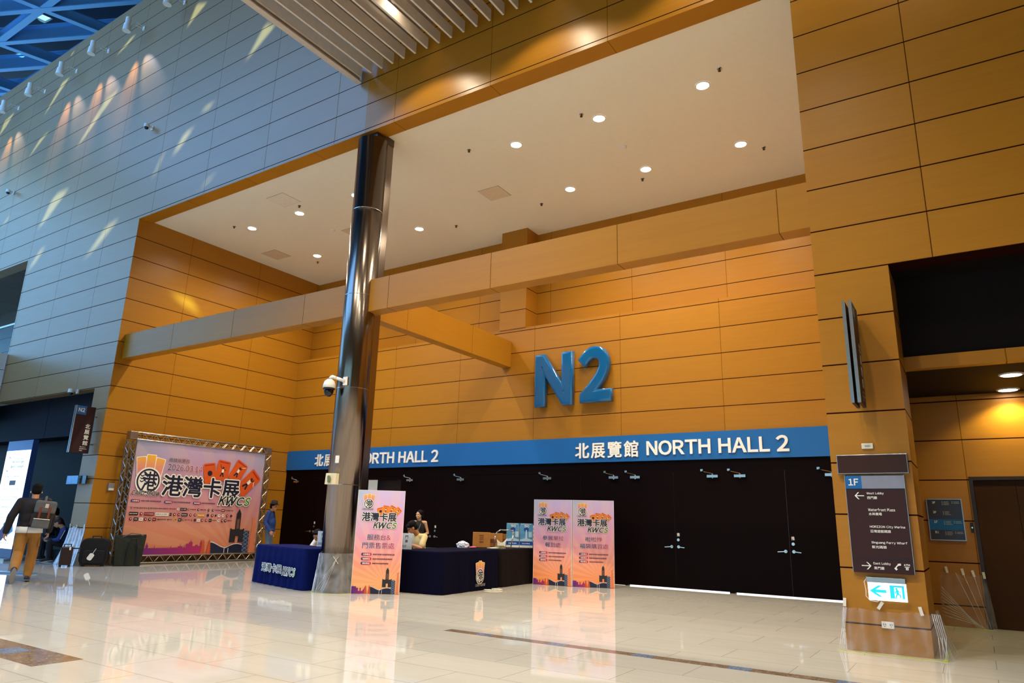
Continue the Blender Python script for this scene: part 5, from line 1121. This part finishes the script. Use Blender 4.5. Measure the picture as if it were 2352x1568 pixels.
kb = MB(); Rr = Matrix.Rotation(-.5, 3, 'Z') @ Matrix.Rotation(-.25, 3, 'X'); kb.ball(hp(0, -.015, .06), (.094, .106, .085), 20, 10, Rr); kb.add([hp(x, y, .055) for x, y in ((-.075, .06), (.075, .06), (.065, .17), (-.065, .17))]+[hp(x, y, .07) for x, y in ((-.075, .06), (.075, .06), (.065, .165), (-.065, .165))], [(0, 3, 2, 1), (4, 5, 6, 7), (0, 1, 5, 4), (1, 2, 6, 5), (2, 3, 7, 6), (3, 0, 4, 7)]); kb.build('cap', BLACK, s2, scl=1.06)

# man in the hat beyond the left table
hm_, hp, g = human('person', 'man in blue denim shirt and dark hat standing in profile by the backdrop', (-18.9, 15.0, 0), math.radians(33.5)-PI/2, .99,
    stand(neck=(0, -.02, 1.44), head=(0, .06, 1.585), elR=(.235, -.06, 1.12), wrR=(.22, .1, .88), elL=(-.22, .05, 1.13)), SKIN, mat('denim_blue', '#1f3f86', .8, vary=.18), mat('jeans', '#56687e', .85, vary=.15), BLACK, hands=(.8, .6), palm=dict(R=(-1, 0, 0)), belly=.04, longhem=.1, headrot=(0, -.06, 0))
kb = MB(); prof = [(.0, .17), (.06, .172), (.08, .155), (.092, .075), (.097, .06), (.145, .052), (.148, .045), (.097, .05)]
kb.lathe(prof, (0, 0), 28); Rr = Matrix.Rotation(-.12, 3, 'X'); kb.v = [tuple(hp(0, -.005, .02)+Rr @ V3((x, y*1.12, z-.01+.012*(abs(x)/.14)**2))) for x, y, z in kb.v]; kb.build('hat', mat('brown_felt', '#241714', .8), hm_, smooth=True, scl=.99)
kb = MB(); kb.lathe([(.094, .06), (.097, .06), (.096, .085), (.093, .085)], (0, 0), 28); kb.v = [tuple(hp(0, -.005, .02)+Rr @ V3((x, y*1.12, z-.01))) for x, y, z in kb.v]; kb.build('hat_band', BLACK, hm_, scl=.99)
MB().tube([g('neck')+V3((.07, -.02, .04)), g('neck')+V3((.06, .07, -.02)), g('neck')+V3((.0, .115, -.12)), g('neck')+V3((-.06, .07, -.02)), g('neck')+V3((-.07, -.02, .04))], .016, 8).build('collar', mat('dark_collar', '#0e1024'), hm_, smooth=True, scl=.99)

# staff behind the tables
rzw = math.atan2(-.83, .56)-PI/2
w_, hp, g = human('person', 'woman in black sleeveless top standing behind the tables with an orange folder', (-12.0, 14.15, 0), rzw, .885,
    stand(elR=(.24, -.03, 1.12), wrR=(.15, .2, 1.0), elL=(-.24, -.02, 1.14), wrL=(-.03, .22, 1.02), shR=(.165, 0, 1.4), shL=(-.165, 0, 1.4)), SKIN2, mat('black_top', '#0c0a0d', .8), DKT, BLACK, sleeve=0, hair='long', female=True, hands=(1.0, .8), palm=dict(R=(-.6, .3, .2), L=(.6, .3, .2), Rt=(0, 0, 1), Lt=(0, 0, 1)), headrot=(-.75, .03, 0))
kb = MB(); kb.tube([(.055, -.02, 1.47), (.05, .1, 1.36), (.01, .135, 1.22), (0, .14, 1.05), (-.01, .135, 1.22), (-.05, .1, 1.36), (-.055, -.02, 1.47)], .0045, 5); kb.build('lanyard', mat('lanyard_grey', '#8d8f92'), w_, scl=.885)
fo = thing('folder', 'orange folder in the hands of the standing woman', 'folder', (-12.0, 14.15, 0), rzw); kb = MB(); kb.box(-.09, .09, -.012, .012, -.11, .11); R = Matrix.Rotation(.5, 3, 'Y'); kb.v = [tuple(V3((.1, .275, 1.03))+R @ V3(v)) for v in kb.v]; kb.build('cover', mat('folder_orange', '#e0882a', .5), fo, .008, scl=.885)
rzc = math.atan2(-.93, -.1)-PI/2
cm, hp, g = human('person', 'man in cream t-shirt and glasses sitting bowed behind the ticket card', (-11.12, 13.2, 0), rzc, 1.04,
    sit(.03, head=(0, .26, 1.06), neck=(0, .1, .92), pelvis=(0, -.04, .43), shR=(.19, .07, .88), shL=(-.19, .07, .88), elR=(.25, .22, .66), elL=(-.25, .22, .66), wrR=(.1, .42, .74), wrL=(-.1, .42, .74), anR=(.14, .36, .06), anL=(-.14, .36, .06), toeR=(.16, .5, .0), toeL=(-.16, .5, .0)), SKIN, mat('cream_cotton', '#d9c48e', .85, vary=.06), DKT, BLACK, sleeve=.45, hair='fringe', hands=(.5, .5), palm=dict(R=(0, 0, -1), L=(0, 0, -1), Rt=(-1, 0, 0), Lt=(1, 0, 0)), headrot=(-.55, -.5, 0))
glasses(cm, hp, 1.04)
def chair(loc, rz, label):
    t = thing('folding_chair', label, 'chair', loc, rz, 'chairs behind the tables')
    MB().box(-.21, .21, -.21, .21, .29, .31).build('seat', BLACK, t, .01, scl=1.0); MB().box(-.2, .2, -.3, -.28, .5, .72).build('backrest', BLACK, t, .01, scl=1.0)
    for x in (-.19, .19):
        MB().tube([(x, -.29, .72), (x, -.25, .31), (x, .2, .0)], .011, 6).build('leg', ALU, t, scl=1.0); MB().tube([(x, .2, .3), (x, -.24, .0)], .011, 6).build('leg', ALU, t, scl=1.0)
chair((-11.12, 13.2, 0), rzc, 'dark folding chair under the man in the cream t-shirt')
rzv = math.atan2(-.9, .5)-PI/2
wv, hp, g = human('person', 'person in white shirt bending low behind the left table beside the column', (-13.2, 12.2, 0), rzv, .96,
    sit(.06, head=(.1, .42, .9), neck=(.03, .25, .85), shR=(.18, .17, .8), shL=(-.18, .17, .82), elR=(.25, .3, .62), elL=(-.25, .3, .62), wrR=(.1, .44, .66), wrL=(-.1, .44, .66)), SKIN, mat('white_cotton', '#e2ddd4', .8), DKT, BLACK, sleeve=.5, hands=(.6, .6), palm=dict(R=(0, 0, -1), L=(0, 0, -1), Rt=(-1, 0, 0), Lt=(1, 0, 0)), headrot=(-.3, -.5, 0))
chair((-13.2, 12.2, 0), rzv, 'dark folding chair under the bending person in white')
